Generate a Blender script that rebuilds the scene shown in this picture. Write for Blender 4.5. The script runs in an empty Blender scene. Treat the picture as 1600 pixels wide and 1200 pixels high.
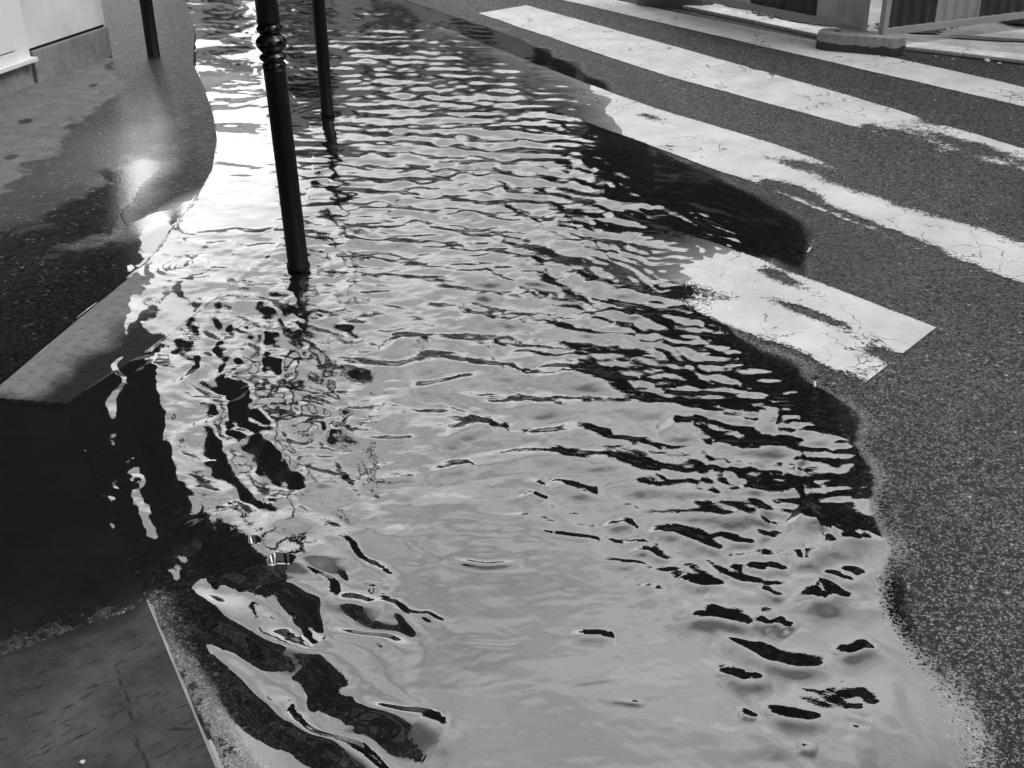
import bpy, bmesh, math, random
import numpy as np
from mathutils import Vector, Matrix
from mathutils.geometry import delaunay_2d_cdt

R = math.radians
scene = bpy.context.scene
rng = np.random.RandomState(7)
random.seed(7)

# ------------------------------------------------------------------ camera
CAM_H = 1.60
FPX = 1850.0                       # focal length in pixels of the 1600 px wide photograph
PITCH = R(27.7)
ROLL = R(-0.45)
cam_data = bpy.data.cameras.new("camera")
cam = bpy.data.objects.new("camera", cam_data)
scene.collection.objects.link(cam)
cam.matrix_world = (Matrix.Translation((0, 0, CAM_H)) @ Matrix.Rotation(math.pi / 2 - PITCH, 4, 'X')
                    @ Matrix.Rotation(ROLL, 4, 'Z'))
cam_data.sensor_width = 36
cam_data.lens = FPX / 1600 * 36
cam_data.clip_start = 0.05
cam_data.clip_end = 3000
scene.camera = cam
CM = (Matrix.Rotation(math.pi / 2 - PITCH, 3, 'X') @ Matrix.Rotation(ROLL, 3, 'Z'))

# ------------------------------------------------------------------ world and sun
SUN_EL, SUN_AZ = R(52), R(100)      # azimuth from +Y towards +X
world = bpy.data.worlds.new("World")
scene.world = world
world.use_nodes = True
nt = world.node_tree
nt.nodes.clear()
def wn(t, **k):
    n = nt.nodes.new(t)
    for a, b in k.items(): setattr(n, a, b)
    return n
w_out = wn('ShaderNodeOutputWorld'); w_bg = wn('ShaderNodeBackground')
sky = wn('ShaderNodeTexSky', sky_type='NISHITA', sun_disc=False)
sky.sun_elevation = SUN_EL; sky.sun_rotation = SUN_AZ
sky.air_density = 1.6; sky.dust_density = 4.0
bw = wn('ShaderNodeRGBToBW')
tc = wn('ShaderNodeTexCoord')
mp = wn('ShaderNodeMapping'); mp.inputs['Scale'].default_value = (1, 1, 2.2)
cl = wn('ShaderNodeTexNoise'); cl.inputs['Scale'].default_value = 2.8; cl.inputs['Detail'].default_value = 5; cl.inputs['Roughness'].default_value = 0.45
cr = wn('ShaderNodeMapRange'); cr.inputs['From Min'].default_value = 0.3; cr.inputs['From Max'].default_value = 0.7
cr.inputs['To Min'].default_value = 0.62; cr.inputs['To Max'].default_value = 1.40
mu = wn('ShaderNodeMath', operation='MULTIPLY')
nt.links.new(sky.outputs[0], bw.inputs[0]); nt.links.new(tc.outputs['Generated'], mp.inputs[0])
nt.links.new(mp.outputs[0], cl.inputs['Vector']); nt.links.new(cl.outputs['Fac'], cr.inputs['Value'])
nt.links.new(bw.outputs[0], mu.inputs[0]); nt.links.new(cr.outputs[0], mu.inputs[1])
# sky gain added by direction: brighter ahead to feed the water's reflections, dimmer elsewhere
dirn = wn('ShaderNodeVectorMath', operation='DOT_PRODUCT'); dirn.inputs[1].default_value = (-0.20, 0.93, 0.30)
nt.links.new(tc.outputs['Generated'], dirn.inputs[0])
dr = wn('ShaderNodeMapRange', interpolation_type='SMOOTHSTEP')
for k_, v_ in (('From Min', 0.58), ('From Max', 0.99), ('To Min', 0.55), ('To Max', 3.3)): dr.inputs[k_].default_value = v_
nt.links.new(dirn.outputs['Value'], dr.inputs['Value'])
mu2 = wn('ShaderNodeMath', operation='MULTIPLY')
nt.links.new(mu.outputs[0], mu2.inputs[0]); nt.links.new(dr.outputs[0], mu2.inputs[1])
nt.links.new(mu2.outputs[0], w_bg.inputs['Color']); w_bg.inputs['Strength'].default_value = 0.12
nt.links.new(w_bg.outputs[0], w_out.inputs[0])

sun_d = bpy.data.lights.new("sun", 'SUN'); sun = bpy.data.objects.new("sun", sun_d)
scene.collection.objects.link(sun)
sun_d.energy = 0.5; sun_d.angle = R(30); sun_d.color = (1, 1, 1)
sv = Vector((math.sin(SUN_AZ) * math.cos(SUN_EL), math.cos(SUN_AZ) * math.cos(SUN_EL), math.sin(SUN_EL)))
sun.rotation_euler = sv.to_track_quat('Z', 'Y').to_euler()

scene.view_settings.view_transform = 'Standard'
scene.view_settings.look = 'None'
scene.view_settings.exposure = 1.32
scene.view_settings.gamma = 1.0
scene.cycles.use_denoising = True
scene.cycles.max_bounces = 7
scene.cycles.transparent_max_bounces = 12
scene.cycles.caustics_reflective = False
scene.cycles.caustics_refractive = False

# ------------------------------------------------------------------ helpers
def G(px, py, z=0.0):
    """point of the photograph (1600x1200) -> place on the level z"""
    d = CM @ Vector(((px - 800) / FPX, -(py - 600) / FPX, -1))
    t = (z - CAM_H) / d.z
    return Vector((d.x * t, d.y * t, z))

def Gn(pts):
    return np.array([G(*p)[:2] for p in pts], float)

def link(o):
    scene.collection.objects.link(o); return o

def tag(o, label=None, cat=None, group=None, kind=None):
    if label: o['label'] = label
    if cat: o['category'] = cat
    if group: o['group'] = group
    if kind: o['kind'] = kind
    return o

def empty(name, loc, rz=0.0):
    o = bpy.data.objects.new(name, None)
    o.empty_display_size = 0.1
    o.location = loc; o.rotation_euler = (0, 0, rz)
    return link(o)

def from_bm(name, bm, mat, parent=None, smooth=False):
    me = bpy.data.meshes.new(name)
    bm.normal_update(); bm.to_mesh(me); bm.free()
    if smooth:
        for p in me.polygons: p.use_smooth = True
    o = bpy.data.objects.new(name, me)
    if mat: me.materials.append(mat)
    link(o)
    if parent: o.parent = parent
    return o

def box(bm, x0, x1, y0, y1, z0, z1, m=None):
    vs = [bm.verts.new((x, y, z)) for z in (z0, z1) for x, y in ((x0, y0), (x1, y0), (x1, y1), (x0, y1))]
    if m is not None:
        for v in vs: v.co = m @ v.co
    for f in ((3, 2, 1, 0), (4, 5, 6, 7), (0, 1, 5, 4), (1, 2, 6, 5), (2, 3, 7, 6), (3, 0, 4, 7)):
        bm.faces.new([vs[i] for i in f])
    return vs

def bevel(bm, w, seg=2):
    bmesh.ops.bevel(bm, geom=bm.edges[:], offset=w, segments=seg, affect='EDGES', profile=0.5)

def lathe(bm, prof, seg=32, cx=0, cy=0):
    rings = []
    for r, z in prof:
        rings.append([bm.verts.new((cx + r * math.cos(2 * math.pi * i / seg), cy + r * math.sin(2 * math.pi * i / seg), z)) for i in range(seg)])
    for a, b in zip(rings, rings[1:]):
        for i in range(seg):
            bm.faces.new((a[i], a[(i + 1) % seg], b[(i + 1) % seg], b[i]))
    bm.faces.new(list(reversed(rings[0]))); bm.faces.new(rings[-1])

def prism(bm, pts, z0, z1):
    """closed slab over a polygon; z1 may be a function of (x, y)"""
    n = len(pts)
    area = sum(pts[i][0] * pts[(i + 1) % n][1] - pts[(i + 1) % n][0] * pts[i][1] for i in range(n))
    if area < 0: pts = pts[::-1]
    zt = z1 if callable(z1) else (lambda x, y: z1)
    lo = [bm.verts.new((p[0], p[1], z0)) for p in pts]
    hi = [bm.verts.new((p[0], p[1], zt(p[0], p[1]))) for p in pts]
    bm.faces.new(lo[::-1]); bm.faces.new(hi)
    for i in range(n):
        j = (i + 1) % n
        bm.faces.new((lo[i], lo[j], hi[j], hi[i]))

def sd_poly(P, X, Y):
    """signed distance to polygon P, positive inside"""
    d2 = np.full(X.shape, 1e9); inside = np.zeros(X.shape, bool)
    n = len(P)
    for i in range(n):
        ax, ay = P[i]; bx, by = P[(i + 1) % n]
        ex, ey = bx - ax, by - ay
        t = np.clip(((X - ax) * ex + (Y - ay) * ey) / (ex * ex + ey * ey + 1e-12), 0, 1)
        d2 = np.minimum(d2, (X - ax - t * ex) ** 2 + (Y - ay - t * ey) ** 2)
        c = ((ay > Y) != (by > Y)) & (X < (bx - ax) * (Y - ay) / (by - ay + 1e-12) + ax)
        inside ^= c
    d = np.sqrt(d2)
    return np.where(inside, d, -d)

def smooth01(t):
    t = np.clip(t, 0, 1); return t * t * (3 - 2 * t)

class Waves:
    """band limited random field: a sum of plane waves, unit rms"""
    def __init__(self, lmin, lmax, n=24, seed=0, ang=None, spread=math.pi):
        r = np.random.RandomState(seed)
        lam = np.exp(r.uniform(math.log(lmin), math.log(lmax), n))
        a = r.uniform(-math.pi, math.pi, n) if ang is None else ang + r.normal(0, spread, n)
        self.kx = 2 * np.pi / lam * np.cos(a); self.ky = 2 * np.pi / lam * np.sin(a)
        self.p = r.uniform(0, 2 * np.pi, n); self.lam = lam; self.n = n
    def __call__(self, X, Y, slope=False):
        o = np.zeros_like(X)
        for kx, ky, p, l in zip(self.kx, self.ky, self.p, self.lam):
            a = (l / (2 * np.pi)) if slope else 1.0
            o += a * np.sin(kx * X + ky * Y + p)
        return o * math.sqrt(2.0 / self.n)

def mesh_from_grid(name, X, Y, Z, keep=None, attrs=None, mat=None):
    ny, nx = X.shape
    idx = np.arange(ny * nx).reshape(ny, nx)
    f = np.stack([idx[:-1, :-1], idx[:-1, 1:], idx[1:, 1:], idx[1:, :-1]], -1).reshape(-1, 4)
    if keep is not None:
        k = keep.ravel()
        f = f[k[f].any(1)]
        used = np.zeros(ny * nx, bool); used[f.ravel()] = True
        remap = np.cumsum(used) - 1
        f = remap[f]
    else:
        used = np.ones(ny * nx, bool)
    co = np.stack([X, Y, Z], -1).reshape(-1, 3)[used]
    me = bpy.data.meshes.new(name)
    me.vertices.add(len(co)); me.vertices.foreach_set('co', co.ravel().astype(np.float32))
    me.loops.add(f.size); me.loops.foreach_set('vertex_index', f.ravel().astype(np.int32))
    me.polygons.add(len(f))
    me.polygons.foreach_set('loop_start', (np.arange(len(f)) * 4).astype(np.int32))
    me.polygons.foreach_set('use_smooth', np.ones(len(f), bool))
    me.update(calc_edges=True); me.validate()
    for k, v in (attrs or {}).items():
        a = me.attributes.new(k, 'FLOAT', 'POINT')
        a.data.foreach_set('value', v.ravel()[used].astype(np.float32))
    o = bpy.data.objects.new(name, me)
    if mat: me.materials.append(mat)
    return link(o)

# ------------------------------------------------------------------ materials
class M:
    def __init__(self, name):
        self.m = bpy.data.materials.new(name); self.m.use_nodes = True
        self.t = self.m.node_tree; self.t.nodes.clear()
        self.out = self.t.nodes.new('ShaderNodeOutputMaterial')
        self.tc = self.t.nodes.new('ShaderNodeTexCoord')
    def n(self, t, ins=None, **k):
        nd = self.t.nodes.new(t)
        for a, b in k.items(): setattr(nd, a, b)
        for a, b in (ins or {}).items():
            if isinstance(b, bpy.types.NodeSocket): self.t.links.new(b, nd.inputs[a])
            else: nd.inputs[a].default_value = b
        return nd
    def math(self, op, a, b=0.0, c=0.0, clamp=False):
        return self.n('ShaderNodeMath', {0: a, 1: b, 2: c}, operation=op, use_clamp=clamp).outputs[0]
    def noise(self, scale, detail=4, rough=0.55, vec=None, dist=0.0):
        return self.n('ShaderNodeTexNoise', {'Vector': vec or self.tc.outputs['Object'], 'Scale': scale, 'Detail': detail, 'Roughness': rough, 'Distortion': dist}).outputs['Fac']
    def voro(self, scale, vec=None, feature='F1', out='Distance', rnd=1.0):
        return self.n('ShaderNodeTexVoronoi', {'Vector': vec or self.tc.outputs['Object'], 'Scale': scale, 'Randomness': rnd}, feature=feature).outputs[out]
    def mapr(self, v, a, b, c, d, smooth=False):
        return self.n('ShaderNodeMapRange', {'Value': v, 'From Min': a, 'From Max': b, 'To Min': c, 'To Max': d}, interpolation_type='SMOOTHSTEP' if smooth else 'LINEAR').outputs[0]
    def mix(self, f, a, b):
        nd = self.n('ShaderNodeMix', {'Factor': f}, data_type='FLOAT')
        for s, v in (('A', a), ('B', b)):
            i = nd.inputs[2 if s == 'A' else 3]
            if isinstance(v, bpy.types.NodeSocket): self.t.links.new(v, i)
            else: i.default_value = v
        return nd.outputs[0]
    def gray(self, v):
        return self.n('ShaderNodeCombineColor', {0: v, 1: v, 2: v}).outputs[0]
    def bump(self, h, strength=0.5, dist=0.002, normal=None):
        i = {'Height': h, 'Strength': strength, 'Distance': dist}
        if normal is not None: i['Normal'] = normal
        return self.n('ShaderNodeBump', i).outputs[0]
    def attr(self, name):
        return self.n('ShaderNodeAttribute', attribute_name=name).outputs['Fac']
    def scaled(self, sx, sy, sz, rot=0.0):
        nd = self.n('ShaderNodeMapping', {'Vector': self.tc.outputs['Object']})
        nd.inputs['Rotation'].default_value = (0, 0, rot); nd.inputs['Scale'].default_value = (sx, sy, sz)
        return nd.outputs[0]
    def oriented(self, ang, along, across):
        a = self.n('ShaderNodeMapping', {'Vector': self.tc.outputs['Object']}); a.inputs['Rotation'].default_value = (0, 0, -ang)
        b = self.n('ShaderNodeMapping', {'Vector': a.outputs[0]}); b.inputs['Scale'].default_value = (along, across, across)
        return b.outputs[0]
    def pbsdf(self, col, rough=0.5, normal=None, ior=1.5, coat=0.0, coat_rough=0.1, metallic=0.0, spec=0.5):
        c = self.gray(col) if isinstance(col, bpy.types.NodeSocket) else (col, col, col, 1)
        i = {'Base Color': c, 'Roughness': rough, 'IOR': ior, 'Coat Weight': coat, 'Coat Roughness': coat_rough, 'Metallic': metallic, 'Specular IOR Level': spec}
        if normal is not None: i['Normal'] = normal
        return self.n('ShaderNodeBsdfPrincipled', i).outputs[0]
    def done(self, shader):
        self.t.links.new(shader, self.out.inputs['Surface']); return self.m

def simple(name, col, rough=0.5, var=0.15, scale=6.0, bump=0.0, bscale=120, metallic=0.0):
    m = M(name)
    n = m.noise(scale, 5)
    c = m.mapr(n, 0.25, 0.75, col * (1 - var), col * (1 + var))
    nm = m.bump(m.noise(bscale, 3), 0.6, bump) if bump else None
    return m.done(m.pbsdf(c, rough, nm, metallic=metallic, ior=1.15 if 'facade' in name else 1.5))

WATER_IOR = 2.2

# asphalt --------------------------------------------------------------
def asphalt_nodes(m, wet, base=0.05, grain=150.0, bdist=0.0035, m_light=3.5):
    warp = m.n('ShaderNodeTexNoise', {'Vector': m.tc.outputs['Object'], 'Scale': grain * 0.8, 'Detail': 3.0}).outputs['Color']
    wv = m.n('ShaderNodeVectorMath', {0: warp, 1: (2.6 / grain, 2.6 / grain, 0.0)}, operation='MULTIPLY').outputs[0]
    vv = m.n('ShaderNodeVectorMath', {0: m.tc.outputs['Object'], 1: wv}, operation='ADD').outputs[0]
    vc = m.n('ShaderNodeTexVoronoi', {'Vector': vv, 'Scale': grain}).outputs['Color']
    ed = m.voro(grain, vv, 'DISTANCE_TO_EDGE')
    rnd = m.n('ShaderNodeSeparateColor', {0: vc}).outputs[0]; rnd2 = m.n('ShaderNodeSeparateColor', {0: vc}).outputs[1]
    g1 = m.noise(grain * 0.5, 5, 0.7); g2 = m.noise(grain * 3.0, 3, 0.7)
    big = m.noise(1.6, 5, 0.6); mid = m.noise(12, 5, 0.65)
    stone = m.mapr(rnd, 0.0, 1.0, 0.60, 1.40)
    light = m.mapr(rnd, 0.975, 0.985, 0.0, 1.0)
    low = m.mapr(m.math('ADD', rnd2, m.math('MULTIPLY', m.math('SUBTRACT', g1, 0.5), 2.0)), 0.10, 0.30, 0.0, 1.0)   # some stones are broken out
    top = m.math('MULTIPLY', m.mapr(m.math('ADD', ed, m.math('MULTIPLY', m.math('SUBTRACT', g2, 0.5), 0.5)), -0.02, 0.18, 0.0, 1.0), low)
    c = m.math('MULTIPLY', m.math('MULTIPLY', stone, base), m.mapr(top, 0.0, 1.0, 0.22, 1.15))
    c = m.math('MULTIPLY', c, m.mapr(g2, 0.3, 0.7, 0.7, 1.3))
    c = m.math('MULTIPLY', c, m.mapr(big, 0.3, 0.7, 0.82, 1.18))
    c = m.math('MULTIPLY', c, m.mapr(mid, 0.3, 0.7, 0.8, 1.2))
    c = m.math('ADD', c, m.math('MULTIPLY', light, base * m_light))
    c = m.math('MULTIPLY', c, m.mix(wet, 0.92, 1.05))
    # flat topped stones with pits between them
    h = m.math('ADD', m.mapr(top, 0.0, 1.0, 0.0, 1.0, True), m.math('MULTIPLY', g1, 0.7))
    h = m.math('ADD', h, m.math('MULTIPLY', g2, 0.25))
    nm = m.bump(h, 1.0, bdist)
    rough = m.mix(wet, 0.60, m.mapr(top, 0.2, 0.9, 0.6, 0.26))
    spec = m.math('MULTIPLY', m.mapr(m.math('MULTIPLY', top, m.mapr(g2, 0.3, 0.7, 0.5, 1.4)), 0.0, 0.9, 0.16, 1.0), 0.5)
    return c, rough, nm, spec

def mat_road():
    m = M('road_asphalt')
    sd = m.attr('shore')                        # metres outside the puddle (negative inside)
    wet = m.mapr(m.math('ADD', sd, m.math('MULTIPLY', m.math('SUBTRACT', m.noise(1.7, 5), 0.5), 1.0)), 0.10, 1.5, 1.0, 0.25, True)
    c, r, nm, sp = asphalt_nodes(m, wet, 0.082, 118.0, 0.0026)
    sdn = m.math('ADD', sd, m.math('MULTIPLY', m.math('SUBTRACT', m.noise(7, 5, 0.65), 0.5), 0.35))
    c = m.math('MULTIPLY', c, m.mapr(sdn, -0.05, 0.38, 0.52, 1.0, True))            # damp band along the flood
    c = m.math('MULTIPLY', c, m.mapr(sd, -0.10, -0.03, 0.5, 1.0, True))             # silt on the flooded part
    i_ = m.mix(m.mapr(sd, -0.06, -0.03, 1.0, 0.0), m.mix(wet, 1.40, 2.3), 1.13)
    return m.done(m.pbsdf(c, r, nm, ior=i_, spec=sp))

def mat_paint():
    m = M('road_paint')
    wear = m.attr('wear'); sd = m.attr('shore')
    st = m.scaled(1, 1, 1, 0)
    n1 = m.noise(38, 6, 0.72); n2 = m.noise(9, 5, 0.6)
    nn = m.math('ADD', m.math('MULTIPLY', n1, 0.75), m.math('MULTIPLY', n2, 0.45))
    gr = m.noise(130, 3, 0.7)
    nn = m.math('ADD', nn, m.math('MULTIPLY', m.math('SUBTRACT', gr, 0.5), 0.75))
    hole = m.mapr(m.math('ADD', wear, m.math('MULTIPLY', m.math('SUBTRACT', nn, 0.6), 1.35)), 0.44, 0.54, 0.0, 1.0)
    # cracks
    warp = m.n('ShaderNodeTexNoise', {'Vector': m.tc.outputs['Object'], 'Scale': 7.0, 'Detail': 4.0}).outputs['Color']
    wv = m.n('ShaderNodeVectorMath', {0: warp, 1: (0.28, 0.28, 0.28)}, operation='MULTIPLY').outputs[0]
    vv = m.n('ShaderNodeVectorMath', {0: m.tc.outputs['Object'], 1: wv}, operation='ADD').outputs[0]
    e1 = m.voro(4.2, vv, 'DISTANCE_TO_EDGE'); e2 = m.voro(11.0, vv, 'DISTANCE_TO_EDGE')
    k1 = m.math('MULTIPLY', m.math('LESS_THAN', e1, m.mapr(n2, 0.35, 0.7, 0.0, 0.014)), m.math('GREATER_THAN', m.noise(1.3, 2), 0.47))
    k2 = m.math('MULTIPLY', m.math('LESS_THAN', e2, m.mapr(n2, 0.3, 0.7, 0.004, 0.03)), m.math('GREATER_THAN', m.math('ADD', wear, m.math('MULTIPLY', m.noise(2.1, 3), 0.5)), 0.50))
    crack = m.math('MAXIMUM', k1, k2)
    miss = m.math('MAXIMUM', hole, m.math('MULTIPLY', crack, 0.8))
    dirt = m.mapr(m.noise(4, 7, 0.7), 0.3, 0.65, 0.72, 1.08)
    speck = m.mapr(m.noise(160, 3, 0.7), 0.30, 0.42, 0.72, 1.0)
    c = m.math('MULTIPLY', m.math('MULTIPLY', dirt, speck), 0.74)
    nm = m.bump(m.math('ADD', m.noise(150, 3), m.noise(30, 3)), 0.5, 0.002)
    sh = m.pbsdf(c, 0.42, nm)
    tr = m.n('ShaderNodeBsdfTransparent').outputs[0]
    mx = m.n('ShaderNodeMixShader', {0: miss, 1: sh, 2: tr}).outputs[0]
    return m.done(mx)

def mat_sidewalk():
    m = M('sidewalk_asphalt')
    dry = m.attr('dry')                          # + inside the dry patch, metres
    sh = m.attr('shore')                         # height above the water line, metres
    wob = m.math('MULTIPLY', m.math('SUBTRACT', m.noise(6.5, 6, 0.6), 0.5), 0.42)
    d = m.mapr(m.math('ADD', dry, wob), -0.012, 0.02, 0.0, 1.0)
    blot = m.mapr(m.voro(3.1, m.scaled(1, 0.7, 1)), 0.10, 0.13, 0.0, 1.0)
    d = m.math('MULTIPLY', d, blot)
    film = m.mapr(sh, 0.0, 0.034, 1.0, 0.0, True)
    rim = m.mapr(m.math('ADD', m.attr('rim'), m.math('MULTIPLY', m.math('SUBTRACT', m.noise(5, 4), 0.5), 0.12)), 0.10, 0.30, 0.0, 1.0, True)
    rim = m.math('MAXIMUM', rim, m.mapr(sh, -0.001, 0.0015, 1.0, 0.0))      # how much water stands in the grain
    c0, r0, nm0, sp0 = asphalt_nodes(m, 1.0, base=0.032, grain=90.0, bdist=0.0012)
    v = m.noise(95, 5, 0.75)
    cd = m.math('MULTIPLY', m.mapr(m.noise(11, 6), 0.3, 0.7, 0.14, 0.22), m.mapr(v, 0.3, 0.7, 0.7, 1.3))
    c = m.mix(d, c0, cd)
    n = m.math('ADD', m.noise(80, 5, 0.75), m.math('MULTIPLY', m.noise(30, 4, 0.65), 0.8))
    fl2 = m.math('MULTIPLY', m.math('MULTIPLY', m.mapr(m.noise(2.2, 4), 0.3, 0.65, 0.55, 1.0), film), rim)
    fl2 = m.math('MULTIPLY', fl2, 1.5, clamp=True)
    hb = m.math('MULTIPLY', n, m.mix(fl2, 1.9, 0.14))
    nm = m.bump(hb, 1.0, 0.0034)
    rough = m.mix(d, m.mix(fl2, 0.36, 0.09), 0.7)
    i_ = m.mix(d, m.mix(fl2, m.mix(rim, 1.25, 1.36), 2.3), 1.3)
    i_ = m.mix(m.mapr(sh, -0.0015, 0.0, 1.0, 0.0), i_, 1.13)
    sp = m.mix(fl2, m.mapr(n, 0.7, 1.1, 0.05, 0.75), 0.5)
    return m.done(m.pbsdf(c, rough, nm, ior=i_, spec=sp))

def mat_stone(name, base, wetdark=0.3, scratches=True, rough=0.6):
    m = M(name)
    n = m.noise(3.2, 7, 0.62); n2 = m.noise(24, 5, 0.6)
    c = m.math('MULTIPLY', m.mapr(n, 0.25, 0.75, base * 0.55, base * 1.35), m.mapr(n2, 0.3, 0.7, 0.8, 1.15))
    if scratches:
        s = m.noise(1.0, 3, 0.6, m.oriented(R(40), 26, 130))
        s2 = m.noise(1.0, 3, 0.6, m.oriented(R(118), 16, 110))
        k = m.math('MAXIMUM', m.mapr(s, 0.60, 0.66, 0.0, 1.0), m.mapr(s2, 0.70, 0.74, 0.0, 0.8))
        c = m.math('MULTIPLY', c, m.mix(k, 1.0, 0.22))
        c = m.math('MULTIPLY', c, m.mapr(m.noise(5, 7, 0.72), 0.35, 0.62, 0.45, 1.35))
    z = m.n('ShaderNodeSeparateXYZ', {0: m.tc.outputs['Object']}).outputs[2]
    if scratches:
        xyz = m.n('ShaderNodeSeparateXYZ', {0: m.tc.outputs['Object']})
        for (ax, ay), (bx_, by) in ((CK[0], CK[1]), (CK[2], CK[3])):
            L_ = math.hypot(bx_ - ax, by - ay); ux, uy = (bx_ - ax) / L_, (by - ay) / L_
            rx = m.math('SUBTRACT', xyz.outputs[0], ax); ry = m.math('SUBTRACT', xyz.outputs[1], ay)
            al_ = m.math('ADD', m.math('MULTIPLY', rx, ux), m.math('MULTIPLY', ry, uy))
            ac_ = m.math('SUBTRACT', m.math('MULTIPLY', ry, ux), m.math('MULTIPLY', rx, uy))
            ac_ = m.math('ADD', ac_, m.math('MULTIPLY', m.math('SUBTRACT', m.noise(14, 4), 0.5), 0.022))
            on = m.math('LESS_THAN', m.math('ABSOLUTE', ac_), m.mapr(m.noise(20, 3), 0.40, 0.7, -0.001, 0.007))
            on = m.math('MULTIPLY', on, m.math('LESS_THAN', m.math('ABSOLUTE', m.math('SUBTRACT', al_, L_ / 2)), L_ / 2))
            c = m.math('MULTIPLY', c, m.mix(on, 1.0, 0.3))
    ufac = m.mapr(z, -0.002, 0.0, 1.0, 0.0)
    under = m.mapr(m.math('ADD', z, m.math('MULTIPLY', m.math('SUBTRACT', n2, 0.5), 0.002)), -0.001, 0.0015, wetdark, 1.0)
    c = m.math('MULTIPLY', c, under)
    nm = m.bump(m.math('ADD', m.noise(90, 4, 0.65), m.math('MULTIPLY', n2, 1.2)), 0.7, 0.0015)
    return m.done(m.pbsdf(c, rough, nm, ior=m.mix(ufac, 1.4, 1.13)))

def mat_tactile():
    m = M('tactile_concrete')
    n = m.noise(2.4, 7, 0.6, dist=0.6); n2 = m.noise(30, 5, 0.6)
    mud = m.attr('mud')
    md = m.mapr(m.math('ADD', mud, m.math('MULTIPLY', m.math('SUBTRACT', m.noise(7, 7, 0.7), 0.5), 1.6)), 0.15, 1.0, 1.0, 0.10, True)
    c = m.math('MULTIPLY', m.mapr(n2, 0.3, 0.7, 0.46, 0.62), md)
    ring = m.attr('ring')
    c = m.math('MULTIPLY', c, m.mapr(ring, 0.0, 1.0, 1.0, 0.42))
    nm = m.bump(m.noise(110, 3), 0.4, 0.001)
    return m.done(m.pbsdf(c, 0.55, nm, ior=1.13))

def mat_water():
    m = M('puddle_water')
    depth = m.attr('depth')
    n1 = m.noise(26, 3, 0.6, m.scaled(1, 1.5, 1)); n2 = m.noise(75, 3, 0.6, m.scaled(1, 1.4, 1))
    rip = m.attr('chop')
    h = m.math('MULTIPLY', m.math('ADD', n1, m.math('MULTIPLY', n2, 0.35)), rip)
    # where only a skin of water covers the road it drapes over the stones
    drape = m.math('MULTIPLY', m.mapr(depth, 0.0, 0.0018, 1.0, 0.0, True), m.attr('stony'))
    st_ = m.math('MULTIPLY', m.mapr(m.noise(150, 5, 0.75), 0.35, 0.6, 0.0, 1.0), m.math('MULTIPLY', drape, 0.15))
    nm = m.bump(m.math('ADD', h, st_), 1.0, 0.0030)
    fr = m.n('ShaderNodeFresnel', {'IOR': WATER_IOR, 'Normal': nm}).outputs[0]
    back = m.n('ShaderNodeNewGeometry').outputs['Backfacing']          # light leaving the shallow water passes straight out
    fr = m.math('MULTIPLY', fr, m.math('SUBTRACT', 1.0, back))
    gl = m.n('ShaderNodeBsdfGlossy', {'Color': (1, 1, 1, 1), 'Roughness': 0.0, 'Normal': nm}).outputs[0]
    tr = m.n('ShaderNodeBsdfTransparent', {'Color': (0.98, 0.98, 0.98, 1)}).outputs[0]
    df = m.n('ShaderNodeBsdfDiffuse', {'Color': (0.009, 0.009, 0.009, 1)}).outputs[0]
    murk = m.math('SUBTRACT', 1.0, m.math('EXPONENT', m.math('MULTIPLY', m.math('MAXIMUM', depth, 0.0), -85.0)), clamp=True)
    body = m.n('ShaderNodeMixShader', {0: murk, 1: tr, 2: df}).outputs[0]
    wtr = m.n('ShaderNodeMixShader', {0: fr, 1: body, 2: gl}).outputs[0]
    # stones of the road surface stand out of the last millimetres of water
    v = m.voro(120.0)
    g = m.math('ADD', m.math('MULTIPLY', m.mapr(v, 0.0, 0.8, 1.0, 0.0), 0.0012), m.math('MULTIPLY', m.noise(150, 4, 0.7), 0.0050))
    g = m.math('MULTIPLY', g, m.attr('stony'))
    poke = m.math('GREATER_THAN', g, m.math('ADD', depth, 0.0022))
    cl = m.n('ShaderNodeBsdfTransparent').outputs[0]
    return m.done(m.n('ShaderNodeMixShader', {0: poke, 1: wtr, 2: cl}).outputs[0])

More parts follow.
